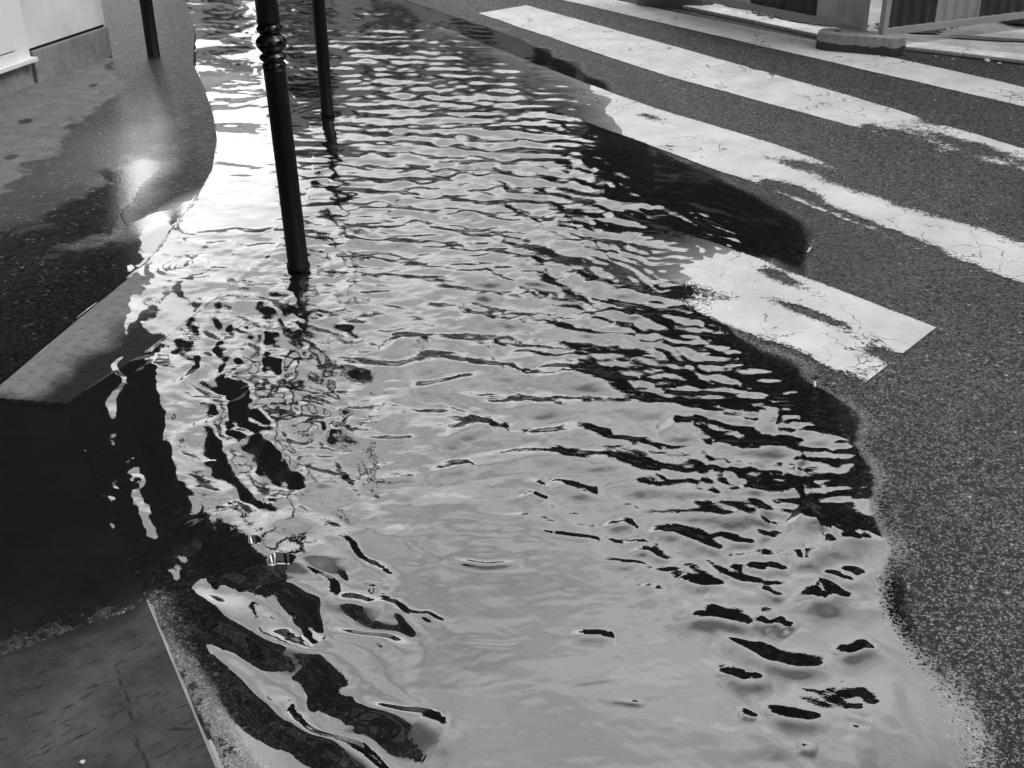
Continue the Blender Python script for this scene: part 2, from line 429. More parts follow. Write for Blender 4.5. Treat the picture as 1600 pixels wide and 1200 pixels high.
CK = [tuple(G(183, 1040)[:2]), tuple(G(236, 1225)[:2]), tuple(G(235, 1145)[:2]), tuple(G(300, 1143)[:2])]
MAT = dict(
    road=mat_road(), paint=mat_paint(), sidewalk=mat_sidewalk(), tactile=mat_tactile(), water=mat_water(),
    slab=mat_stone('worn_granite', 0.062, 0.25), edge=mat_stone('worn_edge', 0.30, 0.5, False),
    plinth=mat_stone('plinth_stone', 0.25, 1.0, False, 0.75), kerb=mat_stone('pale_kerb_stone', 0.75, 0.5, False),
    far=mat_stone('far_pavement', 0.55, 0.5, False),
    ground=simple('ground_asphalt', 0.12, 0.35, 0.3, 0.5),
    dirt=simple('dirt', 0.11, 0.9, 0.6, 30, 0.01, 60),
    panel=simple('pale_wall_paint', 0.74, 0.45, 0.22, 3.0, 0.0006, 40),
    panel2=simple('pale_door_paint', 0.80, 0.35, 0.03, 2.0),
    facade=simple('dark_facade', 0.022, 0.7, 0.3, 0.8, 0.003, 12),
    facade2=simple('grey_facade', 0.10, 0.8, 0.25, 0.5, 0.003, 12),
    facade3=simple('far_facade', 0.84, 0.8, 0.3, 0.5, 0.003, 12),
    roof=simple('zinc_roof', 0.12, 0.5, 0.2, 1.0),
    frame=simple('window_frame', 0.09, 0.5, 0.05),
    glass=simple('facade_window_glass', 0.02, 0.35, 0.1),
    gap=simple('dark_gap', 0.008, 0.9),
    galv=simple('galvanised_steel', 0.36, 0.45, 0.12, 20, 0.0004, 200),
    sheet_dark=simple('dark_sheet', 0.095, 0.5, 0.25, 8),
    sheet_light=simple('light_sheet', 0.48, 0.5, 0.18, 8),
    pebble=simple('pale_stone', 0.6, 0.7, 0.2, 40),
    rubble=simple('rubble_stone', 0.16, 0.85, 0.7, 25, 0.002, 80),
)
_m = M('black_gloss_paint')
_c = _m.mapr(_m.noise(40, 4), 0.3, 0.7, 0.004, 0.010)
MAT['black'] = _m.done(_m.pbsdf(_c, 0.42, _m.bump(_m.noise(55, 3), 0.35, 0.0012), ior=1.30))
_m = M('black_ring_paint')
MAT['ring'] = _m.done(_m.pbsdf(0.005, 0.16, _m.bump(_m.noise(55, 3), 0.25, 0.0008), ior=1.45))
_m = M('wet_foot_concrete')
_z = _m.n('ShaderNodeSeparateXYZ', {0: _m.tc.outputs['Object']}).outputs[2]
_w = _m.mapr(_m.math('ADD', _z, _m.math('MULTIPLY', _m.math('SUBTRACT', _m.noise(14, 4), 0.5), 0.05)), 0.052, 0.058, 0.14, 1.0)
_c = _m.math('MULTIPLY', _m.mapr(_m.noise(30, 5), 0.3, 0.7, 0.24, 0.38), _w)
MAT['foot'] = _m.done(_m.pbsdf(_c, 0.75, _m.bump(_m.noise(120, 4), 0.6, 0.002)))

# ------------------------------------------------------------------ outlines (on the ground)
right_shore = [(540, -60), (640, -2), (700, 18), (790, 47), (835, 64), (900, 97), (955, 128), (995, 165), (1016, 216), (1080, 250), (1150, 282), (1208, 306),
               (1268, 345), (1290, 395), (1262, 434), (1200, 412), (1160, 425), (1140, 455), (1160, 505), (1210, 543), (1262, 566), (1322, 600), (1362, 650), (1392, 720), (1418, 800), (1436, 880), (1454, 950), (1486, 1050), (1535, 1150), (1600, 1300), (1640, 1600)]
gravel = [(590, 1600), (460, 1330), (378, 1215), (326, 1140), (280, 1062), (250, 990), (236, 943)]
P_ROAD = Gn(right_shore + gravel + [(-500, 1200), (-700, 600), (-500, 100), (120, -80)])
kerb_a = G(340, 1200)[:2]; kerb_b = G(235, 945)[:2]
kd = np.array(kerb_b) - np.array(kerb_a); kd /= np.linalg.norm(kd)
kerb_near = np.array(kerb_a) - kd * 1.6
kerb_far = np.array(kerb_a) + kd * 1.56

side_curve = [(180, -60), (262, -4), (294, 20), (305, 60), (303, 108), (320, 145), (334, 185), (338, 220), (331, 265), (312, 300), (290, 330),
              (230, 408), (120, 497), (0, 598), (-120, 700)]
P_SIDE = Gn(side_curve)
tact_right = [(-1.40, G(430, 112)[1]), (-1.05, 6.1), (-0.90, 5.3), (-0.84, 4.7), (-0.86, 4.2), (-1.0, 3.7), (-1.12, 3.3)]

# ------------------------------------------------------------------ fields
W_UND = Waves(0.25, 1.2, 20, 3); W_UND2 = Waves(0.02, 0.09, 30, 4)
def road_h(X, Y, fine=True):
    sd = sd_poly(P_ROAD, X, Y)
    nl = smooth01((-0.6 + (X < 0) * 0.9 + 0 * X) ) * smooth01((2.6 - Y) / .5)
    s2 = np.maximum(sd, 0)
    h = np.where(sd > 0, -0.055 * (1 - np.exp(-(s2 / 1.05) ** 1.35)) - nl * np.minimum(s2 * 0.06, 0.015), 0.014 * (1 - np.exp(sd / 0.5)))
    left = (X - kerb_a[0]) * kd[1] - (Y - kerb_a[1]) * kd[0]      # + right of the kerb line
    h = h + 0.0006 * W_UND(X, Y)
    if fine: h = h + 0.0004 * W_UND2(X, Y)
    low = smooth01((0.02 - left) / 0.1) * (Y < 7.5)
    h = np.where(sd < 0, h * (1 - low) - 0.06 * low, h)
    # far side of the road stays level, stays below the pavement slabs on the left
    pv = sd_poly(SIDE_FULL, X, Y)
    h = h - 0.08 * smooth01((pv + 0.03) / 0.06) * (h > -0.05)
    return h, sd

# corner of the building and the line of its wall
WC = np.array(G(178, 98)[:2]); WD = np.array(G(0, 166)[:2]) - WC; WD /= np.linalg.norm(WD)
W_end = WC + WD * 11.0
SIDE_FULL = np.vstack([P_SIDE, [W_end + (0.3, 0)], [W_end - (3, 0)], [WC - (6, 0)], [(-9, 30)], [(-3.0, 30)]])

def persp_grid(y0px, y1px, rows, t0, t1, cols):
    """rows get closer together towards the lens, columns fan out: only the density of the mesh"""
    yy = np.array([G(800, p)[1] for p in np.linspace(y0px, y1px, rows)])
    tt = np.linspace(t0, t1, cols)
    Y = np.repeat(yy[:, None], cols, 1)
    X = tt[None, :] * (Y + 0.35)
    return X, Y

# ------------------------------------------------------------------ ground, road, pavements
bm = bmesh.new(); 
for q in ([(-400, -400), (400, -400), (400, 400), (-400, 400)],):
    bm.faces.new([bm.verts.new((x, y, -0.16)) for x, y in q])
tag(from_bm('ground', bm, MAT['ground']), kind='structure')

X, Y = persp_grid(1420, -150, 640, -0.75, 1.30, 960)
H, SD = road_h(X, Y)
road = mesh_from_grid('road', X, Y, H, attrs={'shore': -SD}, mat=MAT['road'])
tag(road, kind='structure')

def side_z(x, y):
    """pavement plane: level with the water along a line, rising towards the wall"""
    a = np.array(G(292, 312)[:2]); b = np.array(G(0, 452)[:2])
    d = (b - a) / np.linalg.norm(b - a)
    s = (x - a[0]) * (-d[1]) + (y - a[1]) * d[0]
    return s
_s = side_z(*WC)
SGN = 1.0 if _s > 0 else -1.0
def side_h(x, y):
    s = SGN * side_z(x, y)
    return np.where(s > 0, 0.022 * s, 0.012 * s) + 0.0

# sidewalk: fine triangulation so that the dry patch can be stored on it
dry_px = [(-60, 175), (0, 163), (60, 140), (120, 117), (160, 103), (182, 116), (204, 131), (203, 146), (186, 150), (168, 165), (150, 180), (130, 196),
          (105, 220), (92, 238), (62, 258), (30, 285), (0, 310), (-60, 360)]
P_DRY = np.vstack([[WC + WD * 4 - (0.5, 0)], [WC - (0.5, 0.2)], Gn(dry_px[4:]) ])
def fine_poly(P, step, ymax=99, jit=0.25):
    Q = []
    for i in range(len(P)):
        a, b = np.array(P[i]), np.array(P[(i + 1) % len(P)]); k = max(1, int(np.linalg.norm(b - a) / step))
        Q += [a + (b - a) * j / k for j in range(k)]
    P = np.array(Q)
    pts = [Vector((float(a), float(b))) for a, b in P]
    n = len(pts); edges = [(i, (i + 1) % n) for i in range(n)]
    mn, mx = P.min(0), P.max(0)
    gx, gy = np.meshgrid(np.arange(mn[0], mx[0], step), np.arange(mn[1], min(mx[1], ymax), step))
    gx = gx + rng.uniform(-jit, jit, gx.shape) * step; gy = gy + rng.uniform(-jit, jit, gy.shape) * step
    ins = sd_poly(P, gx, gy) > step * 0.5
    pts += [Vector((float(a), float(b))) for a, b in zip(gx[ins], gy[ins])]
    v, e, f, *_ = delaunay_2d_cdt(pts, edges, [], 1, 1e-5)
    return np.array([(p.x, p.y) for p in v]), [tuple(t) for t in f]

def slab_mesh(name, P, step, hfun, attrs, mat, zlow, ymax=99):
    V, F = fine_poly(P, step, ymax)
    Z = hfun(V[:, 0], V[:, 1])
    co = [(x, y, z) for (x, y), z in zip(V, Z)]
    nb = len(co)
    # skirt
    n = len(P); faces = list(F)
    tree = {}
    cnt = {}
    for f in F:
        for i in range(3):
            k = tuple(sorted((f[i], f[(i + 1) % 3]))); cnt[k] = cnt.get(k, 0) + 1
            tree[k] = (f[i], f[(i + 1) % 3])
    low = {}
    for k, c in cnt.items():
        if c == 1:
            a, b = tree[k]
            for q in (a, b):
                if q not in low:
                    low[q] = len(co); co.append((co[q][0], co[q][1], zlow))
            faces.append((b, a, low[a], low[b]))
    me = bpy.data.meshes.new(name); me.from_pydata(co, [], faces); me.update()
    allv = np.array(co)
    for k, fn in attrs.items():
        a = me.attributes.new(k, 'FLOAT', 'POINT')
        a.data.foreach_set('value', fn(allv[:, 0], allv[:, 1]).astype(np.float32))
    me.materials.append(mat)
    return link(bpy.data.objects.new(name, me))

def rim_f(x, y):
    q = Gn(side_curve[2:11])
    return -sd_poly(np.vstack([q, q[::-1] + (0.004, 0)]), x, y)
P_SW = np.vstack([P_SIDE, [WC + WD * 5.6], [WC + WD * 5.6 - (1.2, 0)], [WC - (1.2, 0)], [(-4.2, 10.5)]])
sw = slab_mesh('sidewalk', P_SW, 0.035, lambda x, y: side_h(x, y),
               {'dry': lambda x, y: sd_poly(P_DRY, x, y), 'shore': lambda x, y: side_h(x, y), 'rim': rim_f}, MAT['sidewalk'], -0.12)
tag(sw, kind='structure')

# tactile paving, truncated domes modelled on a concrete slab
P_T = np.vstack([Gn([(303, 108), (322, 145), (334, 185), (338, 220), (331, 265), (312, 300), (290, 330), (230, 408), (120, 497), (0, 598), (-60, 648)]) + np.array([0.004, 0]),
                 Gn([(-60, 652), (0, 622), (60, 628), (140, 632)]), [kerb_far], np.array(tact_right[::-1])])
TZ = -0.004
def tact_h(x, y):
    s = sd_poly(P_SW, x, y)
    return TZ - 0.004 * smooth01((-s - 0.3) / 0.6)
def mud_f(x, y):
    q = Gn([(0, 600), (250, 400), (330, 270), (320, 130)])
    d = -sd_poly(np.vstack([q, q[::-1] - (0.01, 0)]), x, y)
    far = smooth01((y - 4.2) / 1.0)
    R_ = np.array([[-1.40, 7.2], [-1.05, 6.1], [-.90, 5.3], [-.84, 4.7], [-.86, 4.2], [-1.0, 3.7], [-1.12, 3.3], [-1.3, 2.8]])
    e = -sd_poly(np.vstack([R_, R_[::-1] - (0.01, 0)]), x, y)
    near = 1.1 * smooth01((3.10 - y) / 0.20)
    return np.clip(np.maximum(np.maximum(smooth01(d / 0.30), near) * (1 - 0.95 * far), 1.2 * smooth01((0.24 - e) / 0.2)), 0, 1.2)
def ring_f(x, y): return np.zeros_like(x)
tp = slab_mesh('tactile_paving_slab', P_T, 0.045, tact_h, {'mud': mud_f, 'ring': ring_f}, MAT['tactile'], -0.10)
tag(tp, 'pale studded tactile paving slab lying under shallow water beside the sidewalk', 'tactile paving')
bm = bmesh.new()
lay = bm.verts.layers.float.new('mud'); lay2 = bm.verts.layers.float.new('ring')
ta = math.atan2(*(np.array(G(230, 408)[:2]) - np.array(G(0, 598)[:2]))[::-1])
ca, sa = math.cos(ta), math.sin(ta); step = 0.052
o0 = np.array(G(0, 598)[:2])
us, vs_ = np.meshgrid(np.arange(-1.0, 6.0, step), np.arange(-4.0, 1.0, step))
us = us + (np.arange(us.shape[0])[:, None] % 2) * step * 0.5
DX = o0[0] + us * ca - vs_ * sa; DY = o0[1] + us * sa + vs_ * ca
inn = sd_poly(P_T, DX, DY) > 0.022
for x, y in zip(DX[inn], DY[inn]):
    z = float(tact_h(np.array([x]), np.array([y]))[0]) - 0.0005
    mv = float(mud_f(np.array([x]), np.array([y]))[0])
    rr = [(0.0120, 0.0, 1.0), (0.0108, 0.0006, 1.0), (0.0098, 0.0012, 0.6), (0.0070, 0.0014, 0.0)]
    prev = None; sg = 12
    for r, dz, rg in rr:
        ring = []
        for i in range(sg):
            v = bm.verts.new((x + r * math.cos(i * 2 * math.pi / sg), y + r * math.sin(i * 2 * math.pi / sg), z + dz))
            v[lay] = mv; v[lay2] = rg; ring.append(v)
        if prev:
            for i in range(sg): bm.faces.new((prev[i], prev[(i + 1) % sg], ring[(i + 1) % sg], ring[i]))
        prev = ring
    bm.faces.new(prev)
st = from_bm('stud_pattern', bm, MAT['tactile'], tp, smooth=True)

# worn stone slab bottom left with a bright arris
wl0 = np.array(G(240, 938)[:2]); wl1 = np.array(G(0, 1026)[:2]); wld = (wl1 - wl0) / np.linalg.norm(wl1 - wl0)
def slab_h(x, y):
    s = (x - wl0[0]) * wld[1] - (y - wl0[1]) * wld[0]
    if isinstance(s, np.ndarray): pass
    s = s * SL_SGN
    bow = 0.0006 * np.sin(x * 9 + 1.0) + 0.0004 * np.sin(y * 17 + x * 5)
    return np.where(s > 0, 0.012 * s, np.maximum(0.025 * s, -0.010)) + bow
SL_SGN = 1.0
_t = (0.0 - wl0[0]) * wld[1] - (0.0 - wl0[1]) * wld[0]
SL_SGN = 1.0 if _t > 0 else -1.0
ew = np.array([-kd[1], kd[0]])            # to the left of the kerb line
EDGE_W = 0.0035
ka, kb = kerb_near + ew * EDGE_W, kerb_far + ew * EDGE_W - kd * 0.01
P_SL = np.vstack([[ka], [kb], Gn([(140, 634), (60, 630), (0, 624), (-60, 654)]), [P_T[10]], P_SIDE[-1:] , [P_SIDE[-1] + (-1.0, -0.8)], [(-2.6, 0.0)]])
P_SL = np.vstack([[ka], [kb], Gn([(140, 635), (60, 631), (0, 625), (-60, 655), (-120, 708)]), [(-3.2, 2.2)], [(-2.6, 0.2)]])
sl = slab_mesh('pavement_slab', P_SL, 0.04, slab_h, {}, MAT['slab'], -0.10)
tag(sl, kind='structure')
bm = bmesh.new()
nseg = 60; kerb_end = np.array(kerb_b) + kd * 0.02
for i in range(nseg):
    q0 = kerb_near + (kerb_end - kerb_near) * (i / nseg); q1 = kerb_near + (kerb_end - kerb_near) * ((i + 1) / nseg)
    vs = []
    for q in (q0, q1):
        j = 0.0009 * math.sin(q[1] * 40) 
        zz = float(slab_h(np.array([q[0]]), np.array([q[1]]))[0])
        a = q + ew * (EDGE_W + 0.001); b = q - ew * j
        vs.append([(a[0], a[1], zz + 0.0012), (b[0], b[1], zz + 0.0004), (b[0] - ew[0] * 0.002, b[1] - ew[1] * 0.002, zz - 0.004), (b[0], b[1], -0.09)])
    for k in range(3):
        bm.faces.new([bm.verts.new(vs[0][k]), bm.verts.new(vs[0][k + 1]), bm.verts.new(vs[1][k + 1]), bm.verts.new(vs[1][k])])
bmesh.ops.remove_doubles(bm, verts=bm.verts, dist=1e-5)
tag(from_bm('kerb_edge', bm, MAT['edge']), kind='structure')

# ------------------------------------------------------------------ crossing stripes
def stripe(up, lo, wear, step=0.014, label=None):
    U = Gn(up); L = Gn(lo)
    def resample(Q, n):
        d = np.r_[0, np.cumsum(np.linalg.norm(np.diff(Q, axis=0), axis=1))]
        s = np.linspace(0, d[-1], n)
        return np.stack([np.interp(s, d, Q[:, 0]), np.interp(s, d, Q[:, 1])], -1)
    ln = np.linalg.norm(U[-1] - U[0])
    n = int(ln / step); m_ = 40
    A = resample(U, n); B = resample(L, n)
    t = np.linspace(0, 1, m_)[:, None, None]
    Pq = A[None] * (1 - t) + B[None] * t
    Xs, Ys = Pq[..., 0], Pq[..., 1]
    Hs, sd = road_h(Xs, Ys, False)
    w = np.zeros_like(Xs)
    tt = np.repeat(t[..., 0], n, 1)
    edge = np.minimum(tt, 1 - tt) * 0.5
    w += 0.40 * np.exp(-(edge / 0.012) ** 2) + 0.06 * W_UND(Xs * 1.5, Ys * 1.5)
    for (px, py, rx, ry, amt, ang) in wear:            # ellipse: centre, radii in metres, amount, direction
        c = G(px, py); a = R(ang)
        dx, dy = Xs - c[0], Ys - c[1]
        p = dx * math.cos(a) + dy * math.sin(a); q = -dx * math.sin(a) + dy * math.cos(a)
        w += amt * np.exp(-(p / rx) ** 2 - (q / ry) ** 2)
    o = mesh_from_grid('crosswalk_stripe', Xs, Ys, Hs + 0.0035, attrs={'wear': w, 'shore': -sd}, mat=MAT['paint'])
    tag(o, kind='structure')
    return o
# direction of the stripes on the ground
_a = G(1040, 72); _b = G(1600, 238)
SDIR = math.degrees(math.atan2(_b[1] - _a[1], _b[0] - _a[0]))
stripe([(820, -26), (960, 3), (1280, 69), (1555, 130), (1760, 182)], [(790, -18), (960, 22), (1280, 97), (1600, 172), (1780, 216)],
       [(1620, 165, .5, .10, .45, SDIR), (1520, 155, .15, .04, .2, SDIR)])
stripe([(823, 11), (1040, 72), (1320, 152), (1600, 238), (1800, 300)], [(748, 22), (900, 74), (1040, 121), (1320, 199), (1600, 285), (1780, 342)],
       [(1455, 196, .13, .08, .7, SDIR), (1530, 238, .55, .10, .75, SDIR), (1600, 225, .35, .09, .7, SDIR), (1400, 215, .2, .05, .6, SDIR),
        (1600, 285, .9, .09, .9, SDIR), (1180, 112, .035, .012, .9, SDIR), (1204, 121, .03, .010, .9, SDIR), (1350, 165, .12, .03, .35, SDIR + 20)])
stripe([(690, 40), (870, 112), (1000, 162), (1071, 186), (1197, 224), (1341, 276), (1600, 362), (1780, 425)],
       [(600, 78), (760, 130), (879, 175), (1030, 233), (1180, 290), (1310, 343), (1600, 450), (1760, 515)],
       [(1010, 182, .22, .05, .6, SDIR), (930, 145, .18, .04, .5, SDIR), (1235, 298, .24, .07, .9, SDIR), (1170, 288, .22, .03, .6, SDIR), (1370, 300, .42, .10, 1.0, SDIR),
        (1500, 338, .6, .07, .8, SDIR), (1240, 262, .16, .06, .45, SDIR), (1340, 345, .32, .04, .6, SDIR), (1450, 390, .3, .05, .5, SDIR), (1560, 350, .2, .15, .5, SDIR)])
stripe([(900, 289), (1000, 330), (1250, 431), (1462, 517)], [(830, 384), (930, 425), (1110, 499), (1260, 562), (1333, 614)],
       [(1400, 570, .06, .14, .55, SDIR), (1300, 592, .26, .05, .7, SDIR), (1330, 600, .10, .10, .4, SDIR), (1378, 556, .055, .035, .9, SDIR + 25), (1270, 495, .16, .035, .75, SDIR + 12), (1320, 520, .2, .04, .3, SDIR), (1230, 440, .2, .045, .65, SDIR),
        (1100, 455, .25, .07, .55, SDIR + 40), (1245, 555, .12, .03, .5, SDIR), (910, 340, .35, .4, .75, SDIR), (1000, 350, .25, .06, .3, SDIR), (1060, 470, .25, .10, .5, SDIR)])

# ------------------------------------------------------------------ water
yk = lambda px, py: np.array(G(px, py)[:2])
def kvec(px, py, m, sp):
    c = yk(px, py); t = yk(px + 10, py + 10 * m) - c
    if abs(m) <= 1: s = yk(px, py + sp) - c
    else: s = yk(px + sp, py) - c
    # k.t = 0 ; k.s = 2pi
    n = np.array([-t[1], t[0]]); n = n / np.dot(n, s) * 2 * np.pi
    return c, n
CT = [(600, 60, 0, 8), (750, 100, .04, 9), (450, 60, 0, 8), (600, 150, 0, 12), (750, 170, .02, 13), (850, 150, .05, 12), (450, 160, 0, 12), (600, 250, 0, 20), (480, 250, 0, 19),
      (750, 250, 0, 20), (880, 230, .1, 17), (560, 350, 0, 26), (700, 340, 0, 26), (850, 340, .2, 24), (950, 330, .2, 22),
      (560, 430, .05, 34), (700, 430, 0, 34), (820, 430, .3, 32), (950, 450, .4, 32), (1050, 500, .3, 32), (650, 520, 0, 42),
      (800, 530, .2, 40), (950, 570, .15, 38), (1100, 600, .05, 34), (700, 620, -.05, 52), (850, 650, 0, 52), (1000, 690, .05, 48),
      (1150, 660, -.05, 38), (1250, 700, -.22, 40), (1330, 760, -.7, 50), (700, 720, -.1, 62), (900, 720, .05, 60), (1100, 780, .1, 50),
      (1250, 830, -.2, 50), (1350, 870, -.7, 60), (1100, 900, .05, 66), (1280, 930, -.2, 62), (1380, 960, -.8, 70), (900, 990, 0, 90),
      (1150, 1030, .05, 76), (1330, 1030, -.35, 76), (700, 1000, .15, 95), (500, 950, .35, 90), (400, 850, .7, 95), (300, 780, 1.3, -60),
      (550, 1080, .6, 110), (400, 1050, .75, 110), (450, 1150, .65, 115), (230, 700, 3.0, -45), (270, 900, 1.2, -75), (1200, 1120, .08, 92),
      (900, 1150, -.05, 112), (1450, 1080, -.8, 90), (300, 600, 2.0, -40), (420, 700, .9, 70), (420, 480, .3, 36)]
cpts = []; kv = []
for c in CT:
    p, k = kvec(*c); cpts.append(p); kv.append(k)
cpts = np.array(cpts); kv = np.array(kv)
# gaussian basis for a smooth phase whose gradient follows the traced crests
bx = []
for yy in (1.3, 1.8, 2.4, 3.1, 3.9, 4.9, 6.1, 7.6, 9.4):
    w = 0.30 * yy + 0.1
    for t in np.arange(-1.6, 1.7, 0.8): bx.append((t * w * 0.9, yy, 0.32 * yy))
bx = np.array(bx)
def basis(X, Y):
    out = []
    for cx, cy, s in bx:
        out.append(s * np.exp(-((X - cx) ** 2 + (Y - cy) ** 2) / (2 * s * s)))
    return out
rows = []; rhs = []
for (x, y), k in zip(cpts, kv):
    gx = []; gy = []
    for cx, cy, s in bx:
        g = s * math.exp(-((x - cx) ** 2 + (y - cy) ** 2) / (2 * s * s))
        gx.append(-g * (x - cx) / s ** 2); gy.append(-g * (y - cy) / s ** 2)
    wgt = 1 / np.linalg.norm(k)
    rows += [np.array(gx + [1, 0]) * wgt, np.array(gy + [0, 1]) * wgt]; rhs += [k[0] * wgt, k[1] * wgt]
A_ = np.array(rows); b_ = np.array(rhs)
lam = 1e-3
coef = np.linalg.solve(A_.T @ A_ + lam * np.eye(A_.shape[1]) * np.r_[np.ones(len(bx)), 1e-3, 1e-3], A_.T @ b_)
print('phase fit residual', np.abs(A_ @ coef - b_).mean())

def ctrl(pts):
    q = np.array([yk(a, b) for a, b, _ in pts]); v = np.array([c for *_, c in pts])
    qx, qy = q[:, 0] / (q[:, 1] + .35), np.log(q[:, 1] + .35)
    def f(X, Y):
        u, w = X / (Y + .35), np.log(Y + .35)
        num = np.zeros_like(X); den = np.zeros_like(X)
        for a, b, c in zip(qx, qy, v):
            g = np.exp(-((u - a) ** 2 + ((w - b) * 0.75) ** 2) / (2 * 0.042 ** 2)) + 1e-9
            num += g * c; den += g
        return num / den
    return f
amp_main = ctrl([(330, 40, .012), (360, 90, .010), (400, 40, .03), (330, 90, .008), (900, 97, .012), (955, 128, .006), (1000, 180, .006), (1020, 225, .008), (1100, 265, .006), (360, 130, .004), (405, 125, .006), (400, 200, .006), (350, 250, .006), (400, 270, .012), (360, 200, .004), (430, 160, .02), (600, 20, .06), (450, 60, .07), (600, 100, .10), (750, 150, .10), (800, 80, .05), (880, 150, .05), (750, 220, .12), (600, 250, .12), (470, 250, .10), (380, 200, .012), (340, 150, .008), (380, 300, .03), (400, 370, .08),
                 (560, 400, .13), (700, 430, .13), (900, 430, .12), (900, 300, .10), (650, 520, .125), (700, 620, .14), (850, 650, .14), (1000, 690, .13), (1100, 620, .12),
                 (1000, 520, .12), (1230, 690, .08), (1280, 560, .02), (1100, 400, .02), (1000, 280, .03), (1200, 350, .01), (950, 130, .015),
                 (1340, 760, .08), (720, 740, .125), (900, 745, .11), (700, 830, .075), (600, 900, .06), (900, 850, .085), (900, 920, .06), (1100, 830, .10), (1280, 860, .10), (1380, 900, .10), (1100, 960, .09), (1150, 1030, .08),
                 (1330, 1020, .07), (900, 1000, .09), (700, 1000, .06), (700, 1100, .03), (900, 1150, .035), (1200, 1120, .09), (1450, 1150, .01), (500, 950, .09),
                 (570, 1090, .085), (400, 1050, .10), (450, 1170, .11), (300, 1000, .09), (400, 850, .13), (300, 750, .11), (210, 700, .08),
                 (150, 800, .035), (90, 700, .012), (60, 500, .003), (90, 900, .01), (320, 550, .08), (30, 600, .003), (150, 400, .002), (330, 1140, .03), (150, 560, .004), (250, 330, .03), (240, 430, .06)])
amp_chaos = ctrl([(330, 40, .010), (360, 90, .008), (400, 40, .02), (330, 90, .008), (900, 97, .006), (955, 128, .003), (1000, 180, .003), (1020, 225, .004), (1100, 265, .004), (360, 130, .008), (405, 125, .012), (400, 200, .012), (350, 250, .012), (400, 270, .02), (360, 200, .010), (420, 520, .12), (360, 450, .10), (330, 600, .10), (400, 620, .12), (470, 700, .12), (520, 780, .08), (420, 760, .10), (300, 700, .08), (260, 560, .06), (240, 440, .06), (330, 330, .03),
                  (200, 620, .05), (200, 760, .04), (240, 880, .04), (300, 900, .05), (420, 900, .05), (120, 700, .012), (80, 500, .002), (150, 400, .003), (60, 800, .008), (90, 930, .006), (560, 620, .07), (560, 500, .06), (480, 400, .06),
                  (600, 400, .035), (600, 250, .035), (700, 150, .05), (450, 200, .035), (380, 200, .010), (500, 60, .05), (800, 300, .05), (900, 420, .07), (800, 500, .06), (950, 520, .05), (700, 620, .03), (900, 650, .03),
                  (600, 850, .015), (800, 850, .02), (1050, 850, .04), (1050, 700, .04), (1200, 700, .04), (1250, 850, .04), (700, 1000, .008), (900, 1100, .006), (1150, 1000, .02), (1300, 950, .035), (1350, 1050, .02),
                  (1100, 400, .012), (1000, 250, .03), (1200, 350, .012), (1300, 560, .01), (500, 1100, .012), (350, 1050, .02), (1400, 1150, .004), (230, 330, .02)])
W_warp = Waves(0.25, 0.9, 18, 11); W_warp2 = Waves(0.10, 0.3, 18, 12)
W_mod = Waves(0.35, 1.1, 18, 13, ang=0.0, spread=0.5); W_cr = Waves(0.11, 0.28, 18, 14, ang=0.0, spread=0.35)
W_ch1 = Waves(0.10, 0.30, 34, 15); W_ch2 = Waves(0.035, 0.09, 44, 16); W_fine = Waves(0.02, 0.045, 40, 17, ang=math.pi / 2, spread=0.9)

X, Y = persp_grid(1420, -150, 980, -0.62, 0.62, 1040)
B = basis(X, Y); PHI = coef[-2] * X + coef[-1] * Y
for c, b in zip(coef, B): PHI = PHI + c * b
del B
gy_, gx_ = np.gradient(PHI)
dXx = np.gradient(X, axis=1); dYy = np.gradient(Y, axis=0)
KX = gx_ / dXx
KY = (gy_ - KX * np.gradient(X, axis=0)) / dYy
K = np.sqrt(KX ** 2 + KY ** 2) + 1e-6
K = np.clip(K, 32, 160)
AM = amp_main(X, Y); AC = amp_chaos(X, Y)
lft = smooth01((-0.10 - X / (Y + .35)) / 0.10) * smooth01((4.3 - Y) / 1.2)
AC = AC * (1 - 0.35 * lft) * (1 - 0.7 * smooth01((2.35 - Y) / 0.3)); AM = AM * (1 - 0.50 * smooth01((2.95 - Y) / 0.45)); AM = AM * (1 + 0.7 * lft) * (1 + 0.25 * smooth01((Y - 3.6) / 1.5))
upper = smooth01((Y - 2.6) / 1.5)
ph = PHI + 0.50 * W_warp(X, Y) + (0.22 + 0.25 * upper) * W_warp2(X, Y)
psi = X * (2 * np.pi / 0.31) + 0.9 * W_warp(X + 3, Y * 0.8)
lens = 0.55 * np.cos(psi) + 0.5 * W_cr(X, Y) + 0.35 * W_mod(X, Y)
def crest(p, s=0.35):         # narrow troughs, broad backs
    return np.sin(p + s * np.sin(p)) 
sk = 0.14 * upper
main = -(np.sin(ph) + sk * np.sin(2 * ph)) * (0.72 + 0.38 * W_mod(X * 1.1 + 2, Y)) + (0.15 + 0.70 * upper) * np.sin(ph * 0.97 + 1.3) * lens
Z = AM / K * main
